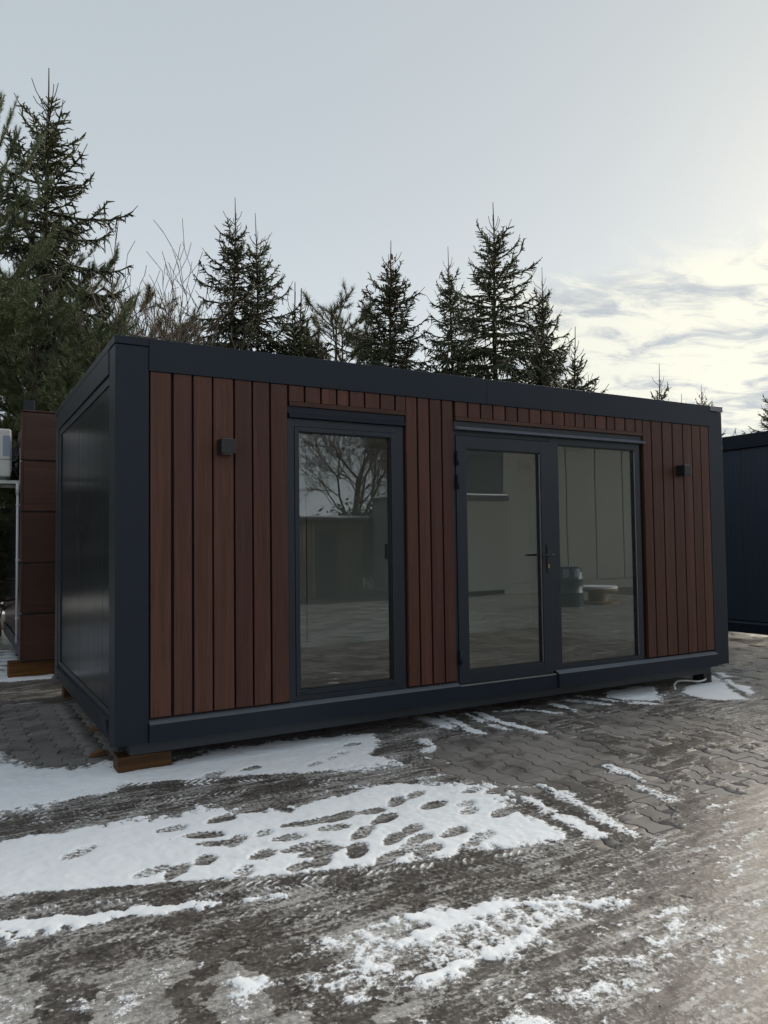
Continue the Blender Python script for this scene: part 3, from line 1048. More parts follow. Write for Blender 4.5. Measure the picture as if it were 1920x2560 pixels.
# bottom sill with a bevelled top edge, broken by the door step
def sill(xa, xb, y0, top):
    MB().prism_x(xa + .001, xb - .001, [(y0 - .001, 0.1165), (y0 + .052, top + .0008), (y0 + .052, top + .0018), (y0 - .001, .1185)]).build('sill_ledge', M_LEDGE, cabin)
    return MB().prism_x(xa, xb, [(y0, 0.0), (y0, 0.116), (y0 + .052, top), (.12, top), (.12, 0.0)]).build('sill', M_ANTH, cabin)


sill(PW + .002, 2.652, -0.022, 0.138)
sill(3.680, L - PW - .002, -0.036, 0.140)
MB().prism_x(2.654, 3.678, [(-0.016, -0.001), (-0.016, 0.108), (.12, .108), (.12, -0.001)]).build('door_step', M_ANTH, cabin)
cpart('threshold', (2.66, 3.672, -.012, .05, .1095, .117), M_STRIP, .001)
cpart('base_beam', (.105, 5.785, .055, .20, -.080, -.002), M_DARK)
cpart('base_beam', (.105, 5.785, D - .20, D - .055, -.080, -.002), M_DARK)
cpart('base_beam', (.06, .20, .21, D - .21, -.080, -.002), M_DARK)
cpart('base_beam', (L - .20, L - .06, .21, D - .21, -.080, -.002), M_DARK)
# bottom rail of the left end with its loose front corner, and the right end
MB().prism_y(.235, D - .24, [(.006, -.004), (-.016, .125), (.03, .142), (.12, .142), (.12, -.004)]).build('side_rail', M_ANTH, cabin)
MB().prism_y(.215, D - .215, [(L - .006, -.004), (L + .010, .125), (L - .03, .142), (L - .12, .142), (L - .12, -.004)]).build('side_rail', M_ANTH, cabin)
cpart('side_trim', (.008, .05, .213, D - .213, .1435, .187), M_FRAME, .002)
cpart('side_trim', (.008, .05, .213, D - .213, 2.352, 2.410), M_FRAME, .002)
cpart('side_trim', (.005, .05, D - PW - .15, D - PW - .002, .189, 2.350), M_ANTH, .002)
ys = [.213, .538, 1.640, 2.738, D - PW - .152]
for a, b in zip(ys[:-1], ys[1:]):
    cpart('side_panel', (.016, .09, a + .0025, b - .0025, .189, 2.350), M_SIDE, .002)
for a, b in zip((.213, 1.1, 2.0), (1.1, 2.0, D - PW)):
    cpart('side_panel', (L - .09, L - .03, a + .0012, b - .0012, .144, 2.410), M_SIDE, .0015)
for a in range(5):
    cpart('rear_panel', (PW + a * 1.1156 + .0012, PW + (a + 1) * 1.1156 - .0012, D - .09, D - .03, .0, 2.410), M_SIDE, .0015)
# planks
BZ, TZ = .156, 2.4125
left_e = [(.224, .355), (.376, .494), (.510, .633), (.646, .784), (.798, .917), (.931, 1.048), (1.064, 1.186)]
mid_e = [(2.187, 2.282), (2.299, 2.396), (2.412, 2.513), (2.529, 2.628)]
right_e = [(4.841, 4.944), (4.961, 5.094), (5.111, 5.240), (5.257, 5.391), (5.406, 5.527), (5.540, 5.658), (5.671, 5.785)]
PY = 0.003


def plank(a, b, z0, z1):
    o = MB().box(-(b - a) / 2, (b - a) / 2, 0, .032, 0, z1 - z0, b=.002).build('plank', M_WOOD, cabin)
    o.location = ((a + b) / 2, PY, z0)
    return o


for a, b in left_e + mid_e + right_e:
    plank(a, b, BZ, TZ)
wg = [1.195, 1.324, 1.455, 1.584, 1.689, 1.820, 1.955, 2.088, 2.190]
for a, b in zip(wg[:-1], wg[1:]):
    plank(a + .008, b - .008, 2.297, TZ)
dg = [2.648, 2.783, 2.912, 3.042, 3.173, 3.305, 3.437, 3.567, 3.701, 3.840, 3.970, 4.081, 4.220, 4.358, 4.466, 4.600, 4.734, 4.838]
for a, b in zip(dg[:-1], dg[1:]):
    plank(a + .008, b - .008, 2.293, TZ)
for a, b, z in ((1.203, 2.182, 2.264), (2.657, 4.830, 2.260)):
    o = MB().box(-(b - a) / 2, (b - a) / 2, -.003, .036, 0, .0315, b=.002).build('plank_edging', M_WOODH, cabin)
    o.location = ((a + b) / 2, PY, z)
cpart('backing_board', (PW + .001, 1.1905, PY + .0335, PY + .05, .1395, 2.4128), M_GROOVE, 0)
cpart('backing_board', (1.193, 2.165, PY + .0345, PY + .05, 2.264, 2.4128), M_GROOVE, 0)
cpart('backing_board', (2.166, 2.6305, PY + .0335, PY + .05, .1395, 2.4128), M_GROOVE, 0)
cpart('backing_board', (2.632, 4.797, PY + .0345, PY + .05, 2.262, 2.4128), M_GROOVE, 0)
cpart('backing_board', (4.799, L - PW - .001, PY + .0335, PY + .05, .1395, 2.4128), M_GROOVE, 0)
# head flashings
MB().prism_x(1.193, 2.180, [(.016, 2.2625), (.016, 2.2145), (.046, 2.2145), (.046, 2.2625)]).build('flashing', M_ANTH, cabin)
MB().prism_x(1.197, 2.176, [(-.012, 2.180), (-.014, 2.206), (.012, 2.2140), (.045, 2.2140), (.045, 2.180)]).build('drip_cap', M_ANTH, cabin)
MB().prism_x(2.650, 4.834, [(.020, 2.2585), (.020, 2.2165), (.046, 2.2165), (.046, 2.2585)]).build('flashing', M_FRAME, cabin)
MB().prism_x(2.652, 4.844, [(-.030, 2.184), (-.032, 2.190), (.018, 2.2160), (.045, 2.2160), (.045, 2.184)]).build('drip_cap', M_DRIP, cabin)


def ring(x0, x1, z0, z1, wl, wr, wb, wt_, y0, y1, b=.002):
    """rectangular frame: two jambs full height, head and foot between them"""
    m_ = MB()
    m_.box(x0, x0 + wl, y0, y1, z0, z1, b=b)
    m_.box(x1 - wr, x1, y0, y1, z0, z1, b=b)
    m_.box(x0 + wl + .0003, x1 - wr - .0003, y0 + .0004, y1 - .0004, z0, z0 + wb, b=b)
    m_.box(x0 + wl + .0003, x1 - wr - .0003, y0 + .0004, y1 - .0004, z1 - wt_, z1, b=b)
    return m_


# window
win = ring(1.1925, 2.1640, .1425, 2.1780, .053, .066, .040, .058, .020, .085).build('window', M_FRAME, cabin)
ring(1.2475, 2.0960, .1845, 2.1180, .030, .042, .036, .034, .014, .080).build('sash', M_FRAME, win)
ring(1.2785, 2.0530, .2215, 2.0830, .006, .008, .006, .006, .024, .070, 0).build('gasket', M_RUBBER, win)
MB().box(1.2850, 2.0445, .046, .050, .2280, 2.0765).build('pane', M_GLASS, win)
for xq in (1.30, 2.02):
    MB().box(xq - .018, xq + .018, .009, .0135, .196, .206, b=.002).build('drain_cap', M_ANTH, win)
MB().box(2.030, 2.050, .055, .10, 1.14, 1.26, b=.006).build('handle', M_BLACK, win)
# door set
dfr = MB()
dfr.box(2.6320, 2.6600, .020, .085, .1095, 2.1820, b=.002)
dfr.box(3.6690, 3.7690, .018, .085, .1415, 2.1820, b=.002)
dfr.box(4.7365, 4.7970, .020, .085, .1415, 2.1820, b=.002)
dfr.box(2.6603, 3.6687, .0205, .084, 2.1420, 2.1815, b=.002)
dfr.box(3.7693, 4.7362, .0205, .084, 2.1220, 2.1815, b=.002)
dfr.box(3.7693, 4.7362, .0205, .084, .1415, .1800, b=.002)
fixed = dfr.build('door_frame', M_FRAME, cabin)
ring(3.7700, 4.7355, .1810, 2.1210, .006, .010, .006, .006, .026, .070, 0).build('gasket', M_RUBBER, fixed)
MB().box(3.7765, 4.7250, .046, .050, .1875, 2.1145).build('pane', M_GLASS, fixed)
MB().box(4.7250, 4.7285, .018, .028, .185, 2.115).build('glazing_bead', M_STEEL, fixed)
door = ring(2.6625, 3.6660, .1205, 2.1385, .101, .108, .102, .104, .010, .075).build('door', M_FRAME, cabin)
ring(2.7640, 3.5575, .2230, 2.0340, .006, .012, .006, .006, .018, .065, 0).build('gasket', M_RUBBER, door)
MB().box(2.7705, 3.5450, .040, .044, .2295, 2.0275).build('pane', M_GLASS, door)
MB().box(3.5450, 3.5480, .012, .022, .230, 2.025).build('glazing_bead', M_STEEL, door)
for za, zb in ((1.893, 2.005), (1.697, 1.813), (.279, .393)):
    h_ = MB().tube([(2.668, -.004, za), (2.668, -.004, zb)], .0115, 10).build('hinge', M_ANTH, door, True)
    MB().tube([(2.668, -.004, (za + zb) / 2 - .002), (2.668, -.004, (za + zb) / 2 + .002)], .0122, 10).build('knuckle_gap', M_RUBBER, h_)
for xq in (2.80, 3.52):
    MB().box(xq - .02, xq + .02, .005, .0095, .165, .176, b=.002).build('drain_cap', M_BLACK, door)
MB().box(3.604, 3.634, .002, .0095, .996, 1.240, b=.003).build('handle_plate', M_BLACK, door)
hd = MB()
hd.tube([(3.619, .002, 1.147), (3.619, -.045, 1.147)], .0095, 10)
hd.tube([(3.630, -.050, 1.147), (3.60, -.052, 1.147), (3.54, -.052, 1.145), (3.495, -.050, 1.145)], [.010, .0105, .009, .008], 10)
hd.build('handle', M_BLACK, door, True)
ins_ = MB().tube([(3.60, .080, 1.147), (3.60, .125, 1.147), (3.50, .128, 1.147), (3.46, .125, 1.147)], .009, 8)
ins_.build('handle', M_BLACK, door, True)
lk = MB().tube([(3.619, .004, 1.058), (3.619, -.003, 1.058)], .0088, 12)
lk.box(3.614, 3.624, -.0025, .004, 1.033, 1.054)
lk.build('lock_cylinder', M_BRASS, door)
# room inside
cpart('interior_floor', (.10, 5.90, .088, 2.88, .080, .120), M_LAM, 0)
cpart('interior_wall', (.10, 5.90, 2.86, 2.90, .1205, 2.40), M_WALLIN, 0)
cpart('interior_wall', (.095, .13, .09, 2.858, .1205, 2.40), M_WALLIN, 0)
cpart('interior_wall', (5.87, 5.905, .09, 2.858, .1205, 2.40), M_WALLIN, 0)
for xa, xb in ((.132, 1.193), (2.164, 2.632), (4.797, 5.868)):
    cpart('interior_wall', (xa, xb, .060, .10, .1205, 2.26), M_WALLIN, 0)
cpart('interior_wall', (.132, 5.868, .060, .10, 2.262, 2.40), M_WALLIN, 0)
cpart('interior_ceiling', (.10, 5.90, .06, 2.88, 2.402, 2.44), M_CEIL, 0)
cpart('skirting', (.132, 5.868, 2.846, 2.859, .1205, .180), M_WALLIN, .002)
cpart('skirting', (5.857, 5.869, .102, 2.845, .1205, .180), M_WALLIN, .002)
cd = on_y(768, 1500, 2.85)
cpart('cable_conduit', (cd[0] - .004, cd[0] + .004, 2.853, 2.8595, .181, 2.40), M_BLACK, 0)
vb = on_y(1308, 1165, 2.84)
cpart('vent_box', (vb[0] - .085, vb[0] + .085, 2.79, 2.859, vb[2] - Z0 - .06, vb[2] - Z0 + .06), M_BLACK, .006)


def wall_lamp(x, z, label):
    t = thing('wall_lamp', label, 'wall lamp', (x, -.0, Z0 + z), 'square wall lamps on the cabin')
    bd = MB()
    bd.box(-.050, .050, -.100, .010, -.050, .050, b=.004)
    bd.build('body', M_BLACK, t)
    MB().box(-.036, .036, -.085, -.02, -.0535, -.0505, b=.001).build('lens', M_STEEL, t)
    MB().box(-.036, .036, -.085, -.02, .0505, .0525, b=.001).build('lens', M_STEEL, t)
    return t


wall_lamp(.7185, 1.934, 'small black cube wall lamp on the planks left of the window')
wall_lamp(5.340, 1.943, 'small black cube wall lamp on the planks right of the glazed door')

# supports under the cabin
t = MB()
t.box(.030, .372, .050, .210, .004, Z0 - .0812, b=.006)
t.build('support_block', M_RUST).location = (0, 0, 0)
tag(bpy.data.objects['support_block'], 'rust-brown timber block carrying the cabin\'s near left corner', 'block', 'blocks under the main cabin')
for xa, xb, lb in ((5.690, 5.745, 'black block under the cabin\'s right end, left of the pair'), (5.752, 5.805, 'black block under the cabin\'s right end, right of the pair')):
    o = MB().box(xa, xb, .062, .20, .002, Z0 - .0812 + (0 if xb < 5.78 else 0), b=.004).build('support_block', M_BLACK)
    tag(o, lb, 'block', 'blocks under the main cabin')
for xa, ya, lb in ((.06, D - .22, 'block under the cabin\'s rear left corner'), (5.6, D - .22, 'block under the cabin\'s rear right corner')):
    o = MB().box(xa, xa + .2, ya, ya + .16, .002, Z0 - .0812, b=.004).build('support_block', M_RUST)
    tag(o, lb, 'block', 'blocks under the main cabin')

# ------------------------------------------------------------------ neighbours
NX, NY = -.165, 4.44
nb = thing('neighbour_cabin', 'dark cabin fronted by stacked brown square panels behind the left corner', 'cabin', (NX, NY, Z0))
edges = [-.005, .525, 1.100, 1.677, 2.258, 2.815]
for z0_, z1_ in zip(edges[:-1], edges[1:]):
    for a in range(3):
        o = MB().box(-.5, .5, 0, .024, 0, z1_ - z0_ - .022, b=.0).build('facade_panel', M_WOODH, nb)
        o.location = (.502 + a * 1.02 - .03, -.05, z0_ + .011)
    o = MB().box(0, .022, 0, .14, 0, z1_ - z0_ - .022).build('edge_panel', M_WOODH, nb)
    o.location = (-.053, -.05, z0_ + .011)
MB().box(-.030, 3.1, -.024, .09, -.006, 2.81).build('facade_backing', M_RUBBER, nb)
MB().box(-.05, 3.06, -.047, .088, 2.8155, 2.832, b=.003).build('facade_cap', M_WOODH, nb)
MB().box(.0, .16, .092, 3.45, 0, 2.60, b=.003).build('corner_post', M_ANTH, nb)
for a in range(3):
    MB().box(-.006, .0, .10 + a * 1.1, 1.195 + a * 1.1, .17, 2.42).build('side_panel', M_SIDE, nb)
MB().box(-.022, -.0005, .092, 3.45, 0, .165, b=.003).build('side_rail', M_ANTH, nb)
MB().box(-.012, -.0005, .092, 3.45, 2.425, 2.60, b=.003).build('roof_fascia', M_ANTH, nb)
MB().box(.161, 3.1, .092, 3.45, .02, 2.58).build('body', M_ANTH, nb)
cc = on_y(73, 1015, NY + .1)
ccx, ccz = cc[0] - NX, cc[2] - Z0
cst = MB().box(ccx - .055, ccx + .055, .06, .17, 2.8325, ccz + .062, b=.006).build('corner_casting', M_ANTH, nb)
MB().tube([(ccx, .0585, ccz), (ccx, .0595, ccz)], .016, 12).build('casting_hole', M_RUBBER, cst)
o = MB().box(-.33, 1.2, NY + .02, NY + .20, .003, Z0 - .008, b=.008).build('support_beam', M_RUST)
tag(o, 'rust-brown timber beam under the brown panelled neighbouring cabin', 'beam')

ac_o = on_y(27, 1200, NY + .50)
ac = thing('air_conditioner', 'white outdoor air conditioner unit hung on the left cabin\'s side wall', 'air conditioner', (ac_o[0], NY + .28, 0))
zt, zb = on_y(10, 1078, NY + .5)[2], on_y(10, 1196, NY + .5)[2]
cas = MB().box(-.30, -.012, 0, .78, zb, zt, b=.022).build('casing', M_WHITE, ac, False)
MB().box(-.302, -.006, .02, .10, zb + .06, zt - .10, b=.004).build('service_cover', M_WHITE, ac)
MB().box(-.009, -.0045, .04, .15, zb + .22, zt - .06).build('sticker', M_LABEL, cas)
MB().box(-.10, -.022, -.0025, .001, zb + .24, zt - .08).build('sticker', M_LABEL, cas)
for q in range(6):
    MB().box(-.26 + q * .02, -.252 + q * .02, -.004, -.0005, zb + .05, zt - .06).build('louvre', M_STEEL, cas)
MB().box(-.30, -.012, -.003, -.0005, zb + .20, zb + .206).build('panel_seam', M_BLACK, cas)
gr = MB()
for q in range(7):
    rr_ = .05 + q * .03
    gr.tube([(-.305, .43 + rr_ * math.cos(a), (zb + zt) / 2 + rr_ * math.sin(a)) for a in np.linspace(0, 2 * math.pi, 25)], .003, 5)
gr.build('fan_grille', M_STEEL, ac)
wx = NX - .008 - ac_o[0]
for yy in (.03, .70):
    br = MB().box(-.36, wx, yy, yy + .035, zb - .075, zb - .035, b=.003)
    br.box(wx - .035, wx + .0, yy, yy + .04, zb - .08, zb + .35, b=.003)
    br.build('bracket', M_WHITE, ac)
    for xf in (-.27, -.06):
        MB().box(xf, xf + .04, yy - .01, yy + .05, zb - .0345, zb - .0005, b=.002).build('foot', M_BLACK, ac)
hs_ = MB().tube([(-.03, .06, zb + .17), (.05, .05, zb + .20), (wx - .03, .08, zb + .32), (wx - .02, .10, zt - .12), (wx - .01, .16, zt - .02)], .032, 10)
hs_.tube([(-.03, .10, zb + .13), (.06, .09, zb + .06), (wx - .045, .14, zb + .03), (wx - .02, .18, zb + .30)], .02, 8)
hs_.build('hose', M_BLACK, ac, True)
dp = on_y(43, 1400, NY + .14)
pipe = thing('drain_pipe', 'thin white drain pipe running down the left cabin\'s side wall', 'pipe', (dp[0], NY + .14, 0))
pz0 = on_y(41, 1608, NY + .14)[2]
pz1 = on_y(43, 1215, NY + .14)[2]
MB().tube([(0, 0, pz0), (0, 0, pz1)], .015, 10).build('tube', M_WPIPE, pipe, True)
MB().tube([(0, 0, pz1 - .10), (0, 0, pz1 + .03)], .021, 10).build('socket', M_WPIPE, pipe, True)
for zq in (1262, 1400, 1545):
    zc_ = on_y(43, zq, NY + .14)[2]
    cl_ = MB().box(.0, NX - dp[0] - .007, -.006, .006, zc_ - .008, zc_ + .008)
    cl_.tube([(0, 0, zc_ - .01), (0, 0, zc_ + .01)], .019, 8)
    cl_.build('clip', M_WPIPE, pipe)

RX = 8.47
rb = thing('neighbour_cabin', 'dark blue-grey ribbed cabin standing beyond the right end', 'cabin', (RX, .35, Z0))
RL = 6.2
MB().box(0.03, 2.4, .01, RL - .01, .02, 2.60).build('body', M_ANTH, rb)
for a in range(6):
    MB().box(.0, .028, .22 + a * .96 + .002, .22 + (a + 1) * .96 - .002, .165, 2.49).build('side_panel', M_RIB, rb)
    for q in range(12):
        MB().box(-.002, .0, .26 + a * .96 + q * .078, .27 + a * .96 + q * .078, .17, 2.485).build('rib', M_RIB, rb)
MB().box(-.035, .028, 0, RL, 2.50, 2.69, b=.004).build('roof_fascia', M_ANTH, rb)
MB().box(.0, 2.43, 0, RL, 2.602, 2.68, b=.004).build('roof', M_ROOF, rb)
for a in (0, RL - .2):
    MB().box(-.03, .028, a, a + .2, 0, 2.498, b=.003).build('corner_post', M_ANTH, rb)
MB().prism_y(.201, RL - .201, [(-.03, 0), (-.03, .125), (-.002, .15), (.028, .15), (.028, 0)]).build('side_rail', M_ANTH, rb)
for k_, (ya, lb) in enumerate(((.4, 'near block under the dark ribbed cabin on the right'), (RL - .2, 'far block under the dark ribbed cabin on the right'))):
    o = MB().box(RX + .25, RX + .5, ya, ya + .15, .002, Z0 - .001, b=.004).build('support_block', M_BLACK)
    tag(o, lb, 'block', 'blocks under the right cabin')

# ------------------------------------------------------------------ small things on the ground
cab_pts = Rg8([(310, 1410), (450, 1402), (600, 1382), (750, 1388), (880, 1402), (965, 1425), (870, 1443), (720, 1430), (620, 1450), (572, 1488), (592, 1528)])
cb = smooth_line([np.array([p[0], p[1], .042 + .01 * math.sin(i * 1.7)]) for i, p in enumerate(cab_pts)], 2)
o = MB().tube([tuple(p) for p in cb], .0085, 7).build('cable', M_CABLE, None, True)
tag(o, 'white cable lying in a loop on the snow by the cabin\'s right end', 'cable')


def chip(px, py, s, rz, label):
    g_ = on_z(px, py)
    rs = random.Random(int(px))
    t_ = thing('wood_chip', label, 'wood chip', (g_[0], g_[1], .0))
    for k_ in range(3):
        m_ = MB()
        pts_ = [(-1, -.4), (-.55, -.5), (.5, -.42), (1.05, -.15), (.9, .4), (-.2, .5), (-.95, .3)]
        pr = [((x + rs.uniform(-.15, .15)) * s * (1 - .12 * k_), (y + rs.uniform(-.1, .1)) * s * .55) for x, y in pts_]
        n_ = len(pr)
        z0_, z1_ = .006 + k_ * .011, .016 + k_ * .011
        m_.add([(x, y, z0_) for x, y in pr] + [(x * .96, y * .9, z1_ + rs.uniform(-.002, .003)) for x, y in pr],
               [(i, (i + 1) % n_, n_ + (i + 1) % n_, n_ + i) for i in range(n_)] + [tuple(range(n_, 2 * n_))])
        q = m_.build('layer', M_CHIP, t_)
        q.rotation_euler.z = rz + rs.uniform(-.15, .15)
    return t_


chip(850 * .28933, 1600 + 1005 * .28933, .066, .25, 'splintered brown wood chip on bare blocks near the cabin corner')
chip(825 * .28933, 1600 + 788 * .28933, .05, -.4, 'small tan wood chip at the foot of the cabin\'s side')
gp, gr_ = [], []
rs = random.Random(3)
for _ in range(70):
    a, b = rs.gauss(560, 200), rs.gauss(900, 110)
    if a < 940:
        g_ = on_z(a * .28933, 1600 + b * .28933)
        gp.append(g_); gr_.append(rs.uniform(.002, .0055))
for _ in range(120):
    g_ = gd(rs.uniform(0, 1600), rs.uniform(1700, 2200))
    gp.append(g_); gr_.append(rs.uniform(.002, .007))
gm = MB()
for p, r_ in zip(gp, gr_):
    th_ = rs.uniform(0, 6)
    vs = []
    for zq, sc_ in ((-.3, .8), (.5, 1.0), (1.1, .5)):
        for q in range(5):
            an = th_ + q * 2 * math.pi / 5
            vs.append((p[0] + math.cos(an) * r_ * sc_ * rs.uniform(.8, 1.4), p[1] + math.sin(an) * r_ * sc_, .004 + r_ * zq * .8))
    gm.add(vs, [(k_ * 5 + q, k_ * 5 + (q + 1) % 5, k_ * 5 + 5 + (q + 1) % 5, k_ * 5 + 5 + q) for k_ in range(2) for q in range(5)] + [(10, 11, 12, 13, 14)])
tag(gm.build('gravel', M_STONE, None, True), 'loose grit and small stones scattered over the paving', kind='stuff')


# ------------------------------------------------------------------ trees
def unit(v):
    return v / max(np.linalg.norm(v), 1e-9)


def spruce_data(seed, H, wide, detail_below=6.0, droop=1.0, cones=False):
    rg = np.random.default_rng(seed)
    wood, need, cone = [], [], []      # each: p0, p1, r0, r1
    lean = rg.normal(0, .012, 2)
    ax = lambda z: np.array([lean[0] * z + .03 * math.sin(z * .9 + seed), lean[1] * z + .03 * math.cos(z * 1.1), z])
    zs = np.linspace(0, H, 26)
    for a, b in zip(zs[:-1], zs[1:]):
        wood.append((ax(a), ax(b), .008 + .0115 * (H - a), .008 + .0115 * (H - b)))

    def shoots(p, dirv, ln, age, depth):
        """needle-covered twig with side shoots"""
        nseg = 2 if ln > .12 else 1
        q, d = p.copy(), unit(dirv)
        st_ = ln / nseg
        rad = .0155 + .005 * rg.random()
        for s in range(nseg):
            d = unit(d + np.array([0, 0, (-.55 * age * droop if depth else .25)]) * (.6 if s else .3) + rg.normal(0, .08, 3))
            e = q + d * st_
            need.append((q, e, rad * (1 - .25 * s), rad * (.75 if s < nseg - 1 else .35)))
            if depth == 1 and ln > .14:
                side = unit(np.cross(d, [0, 0, 1]) + 1e-6)
                for sg in (-1, 1):
                    if rg.random() < .85:
                        f = rg.random()
                        pp = q + d * st_ * f
                        dd = unit(d * .75 + side * sg * .75 + np.array([0, 0, -.5 * age * droop + rg.normal(0, .25)]))
                        l2 = (.05 + .45 * ln * rg.random()) * .7
                        need.append((pp, pp + dd * l2, .0125, .005))
            q = e

    z = H - rg.uniform(.60, .90)
    first = True
    while z > .9:
        dt = H - z
        age = min(dt / 4.5, 1.0)
        full = dt < detail_below
        nb_ = rg.integers(4, 6) if dt < 1.2 else rg.integers(5, 8)
        ph0 = rg.uniform(0, 6.28)
        for inter in (0, 1):
            if inter and (dt < .4 or not full):
                continue
            cnt = nb_ if not inter else rg.integers(4, 7)
            for b in range(cnt):
                ph = ph0 + (b + .5 * inter) * 2 * math.pi / cnt + rg.normal(0, .22)
                Lb = wide * (.10 + .37 * dt ** 1.04) * rg.uniform(.62, 1.15) * (1 if not inter else rg.uniform(.4, .8))
                Lb = min(Lb, 3.0)
                el0 = R(52) * (1 - age) + R(-6) * age + rg.normal(0, .12)
                zz_ = z - (rg.uniform(.1, .3) if inter else rg.normal(0, .04))
                p = ax(max(zz_, .3))
                ns = max(3, int(Lb / .16)) if full else 4
                stp = Lb / ns
                hd_ = np.array([math.cos(ph), math.sin(ph), 0])
                for s in range(ns):
                    tt = (s + .5) / ns
                    el = el0 - R(30) * math.sin(math.pi * min(tt * 1.15, 1)) * age * droop + R(34) * tt * tt + rg.normal(0, .05)
                    d = hd_ * math.cos(el) + np.array([0, 0, math.sin(el)])
                    e = p + d * stp
                    wr0, wr1 = .006 + .010 * Lb * (1 - s / ns) * .6, .006 + .010 * Lb * (1 - (s + 1) / ns) * .6
                    wood.append((p, e, wr0, wr1))
                    leader = first or (tt > .86 and rg.random() < .75)
                    if not leader:
                        need.append((p, e, .011 + wr0 * .6, .010 + wr1 * .6))
                    side = unit(np.cross(d, [0, 0, 1]))
                    if tt > .10 and not leader:
                        m_ = 2 if full else 1
                        for q_ in range(m_):
                            for sg in (-1, 1):
                                if rg.random() < .9:
                                    pp = p + d * stp * rg.random()
                                    lt = (.07 + .30 * Lb ** .8 * (1 - tt) ** .8 * rg.uniform(.5, 1.1))
                                    lt = min(lt, .62)
                                    dd = d * .72 + side * sg * .8 + np.array([0, 0, -.35 * age * droop * rg.uniform(.3, 1.8) + .12 * (1 - age)])
                                    shoots(pp, dd, lt, age, 1)
                        if full and rg.random() < .35 + .5 * age:     # hanging curtain twigs
                            pp = p + d * stp * rg.random()
                            shoots(pp, np.array([rg.normal(0, .25), rg.normal(0, .25), -1.0]) * 1.0, rg.uniform(.08, .14 + .26 * age), 1.0, 1)
                        if rg.random() < .3:
                            pp = p + d * stp * rg.random()
                            shoots(pp, d * .4 + np.array([0, 0, .7]) + rg.normal(0, .3, 3), rg.uniform(.05, .11), 0.0, 0)
                    p = e
                if cones and dt < 2.0 and rg.random() < .65:
                    for _c in range(rg.integers(1, 5)):
                        pc = p - hd_ * Lb * rg.uniform(.3, .7) - np.array([0, 0, .1])
                        cone.append((pc, pc + np.array([rg.normal(0, .012), rg.normal(0, .012), -.13]), .02, .012))
        # stem needles on young growth
        if dt < 1.7:
            for _ in range(int(9 + dt * 6)):
                pz = z + rg.uniform(-.25, .25)
                if pz < H - .45:
                    an = rg.uniform(0, 6.28)
                    need.append((ax(pz), ax(pz) + np.array([math.cos(an) * .07, math.sin(an) * .07, .045]), .008, .004))
        z -= rg.uniform(.27, .42) if full else rg.uniform(.42, .55)
        first = False
    return wood, need, cone


def seg_obj_mesh(name, segs, sides=3):
    P0 = np.array([s[0] for s in segs]); P1 = np.array([s[1] for s in segs])
    r0 = np.array([s[2] for s in segs]); r1 = np.array([s[3] for s in segs])
    return seg_mesh(name, P0, P1, r0, r1, sides)


PROTO = {}


def add_proto(key, wood, need, cone, mneed, mwood=M_BARK):
    a = seg_obj_mesh('trunk', wood, 5 if len(wood) < 1500 else 4)
    a.materials.append(mwood)
    b = seg_obj_mesh('crown', need, 3)
    b.materials.append(mneed)
    c = None
    if cone:
        c = seg_obj_mesh('cones', cone, 5)
        c.materials.append(M_CONE)
    PROTO[key] = (a, b, c)


def plant(key, name, label, cat, pos, rz=0.0, s=1.0, sxy=1.0, group=None, tilt=(0, 0)):
    t_ = thing(name, label, cat, (pos[0], pos[1], -.06), group)
    t_.rotation_euler = (tilt[0], tilt[1], rz)
    t_.scale = (s * sxy, s * sxy, s)
    for nm, me in zip(('trunk', 'crown', 'cones'), PROTO[key]):
        if me is not None:
            o_ = bpy.data.objects.new(nm, me)
            COL.objects.link(o_)
            o_.parent = t_
            if nm == 'cones':
                o_['kind'] = 'stuff'
    return t_


def tip(u, v, depth):
    """where a tree stands and how tall it is, from its tip in the photograph and its depth along the view"""
    d = ray(u, v)
    p = CAM + d * depth
    return p[0], p[1], p[2]


PH = {'E': 9.2, 'A': 9.6, 'B': 9.0, 'C': 9.4, 'D': 6.0}
add_proto('A', *spruce_data(11, PH['A'], 1.28, 5.0, 1.0), M_SPRUCE)
add_proto('B', *spruce_data(23, PH['B'], 1.32, 4.6, 1.0, True), M_SPRUCE)
add_proto('C', *spruce_data(37, PH['C'], 1.12, 4.5, 1.2), M_SPRUCE)
add_proto('E', *spruce_data(59, PH['E'], 1.40, 4.6, .85), M_SPRUCE)
add_proto('D', *spruce_data(41, PH['D'], 1.20, 3.4, .8), M_SPRUCE)


def spruce_at(key, u, v, depth, label, rz=0.0, sxy=1.0, tilt=(0, 0)):
    x, y, z = tip(u, v, depth)
    return plant(key, 'spruce_tree', label, 'tree', (x, y), rz, (z + .06) / PH[key], sxy, 'spruces behind the cabins', tilt)


spruce_at('A', 130, 160, 14.0, 'tall dark spruce with a long bare leader above the left cabin', .4, 1.0)
spruce_at('C', 577, 488, 17.0, 'slender spruce with a curved bare top, left of its twin', 1.0, .95)
spruce_at('A', 647, 537, 18.0, 'spruce with a straight bare leader just right of the slender one', 2.2, .85)
spruce_at('D', 724, 690, 17.5, 'short leaning spruce at the right foot of the twin spruces', .7, .9, (0, .06))
spruce_at('D', 742, 722, 19.0, 'low bushy spruce between the twin spruces and the small pines', 2.9, 1.15)
spruce_at('B', 973, 600, 17.0, 'spruce with rust-brown cones hanging near its top', .2, 1.02)
spruce_at('C', 1129, 613, 18.5, 'narrow spruce between the coned spruce and the tallest one', 2.4, .8)
spruce_at('E', 1242, 514, 17.5, 'broad tallest spruce behind the middle of the roof', 1.3, 1.0)
spruce_at('C', 1345, 667, 17.5, 'spruce close against the right flank of the broad tallest spruce', .3, .82)
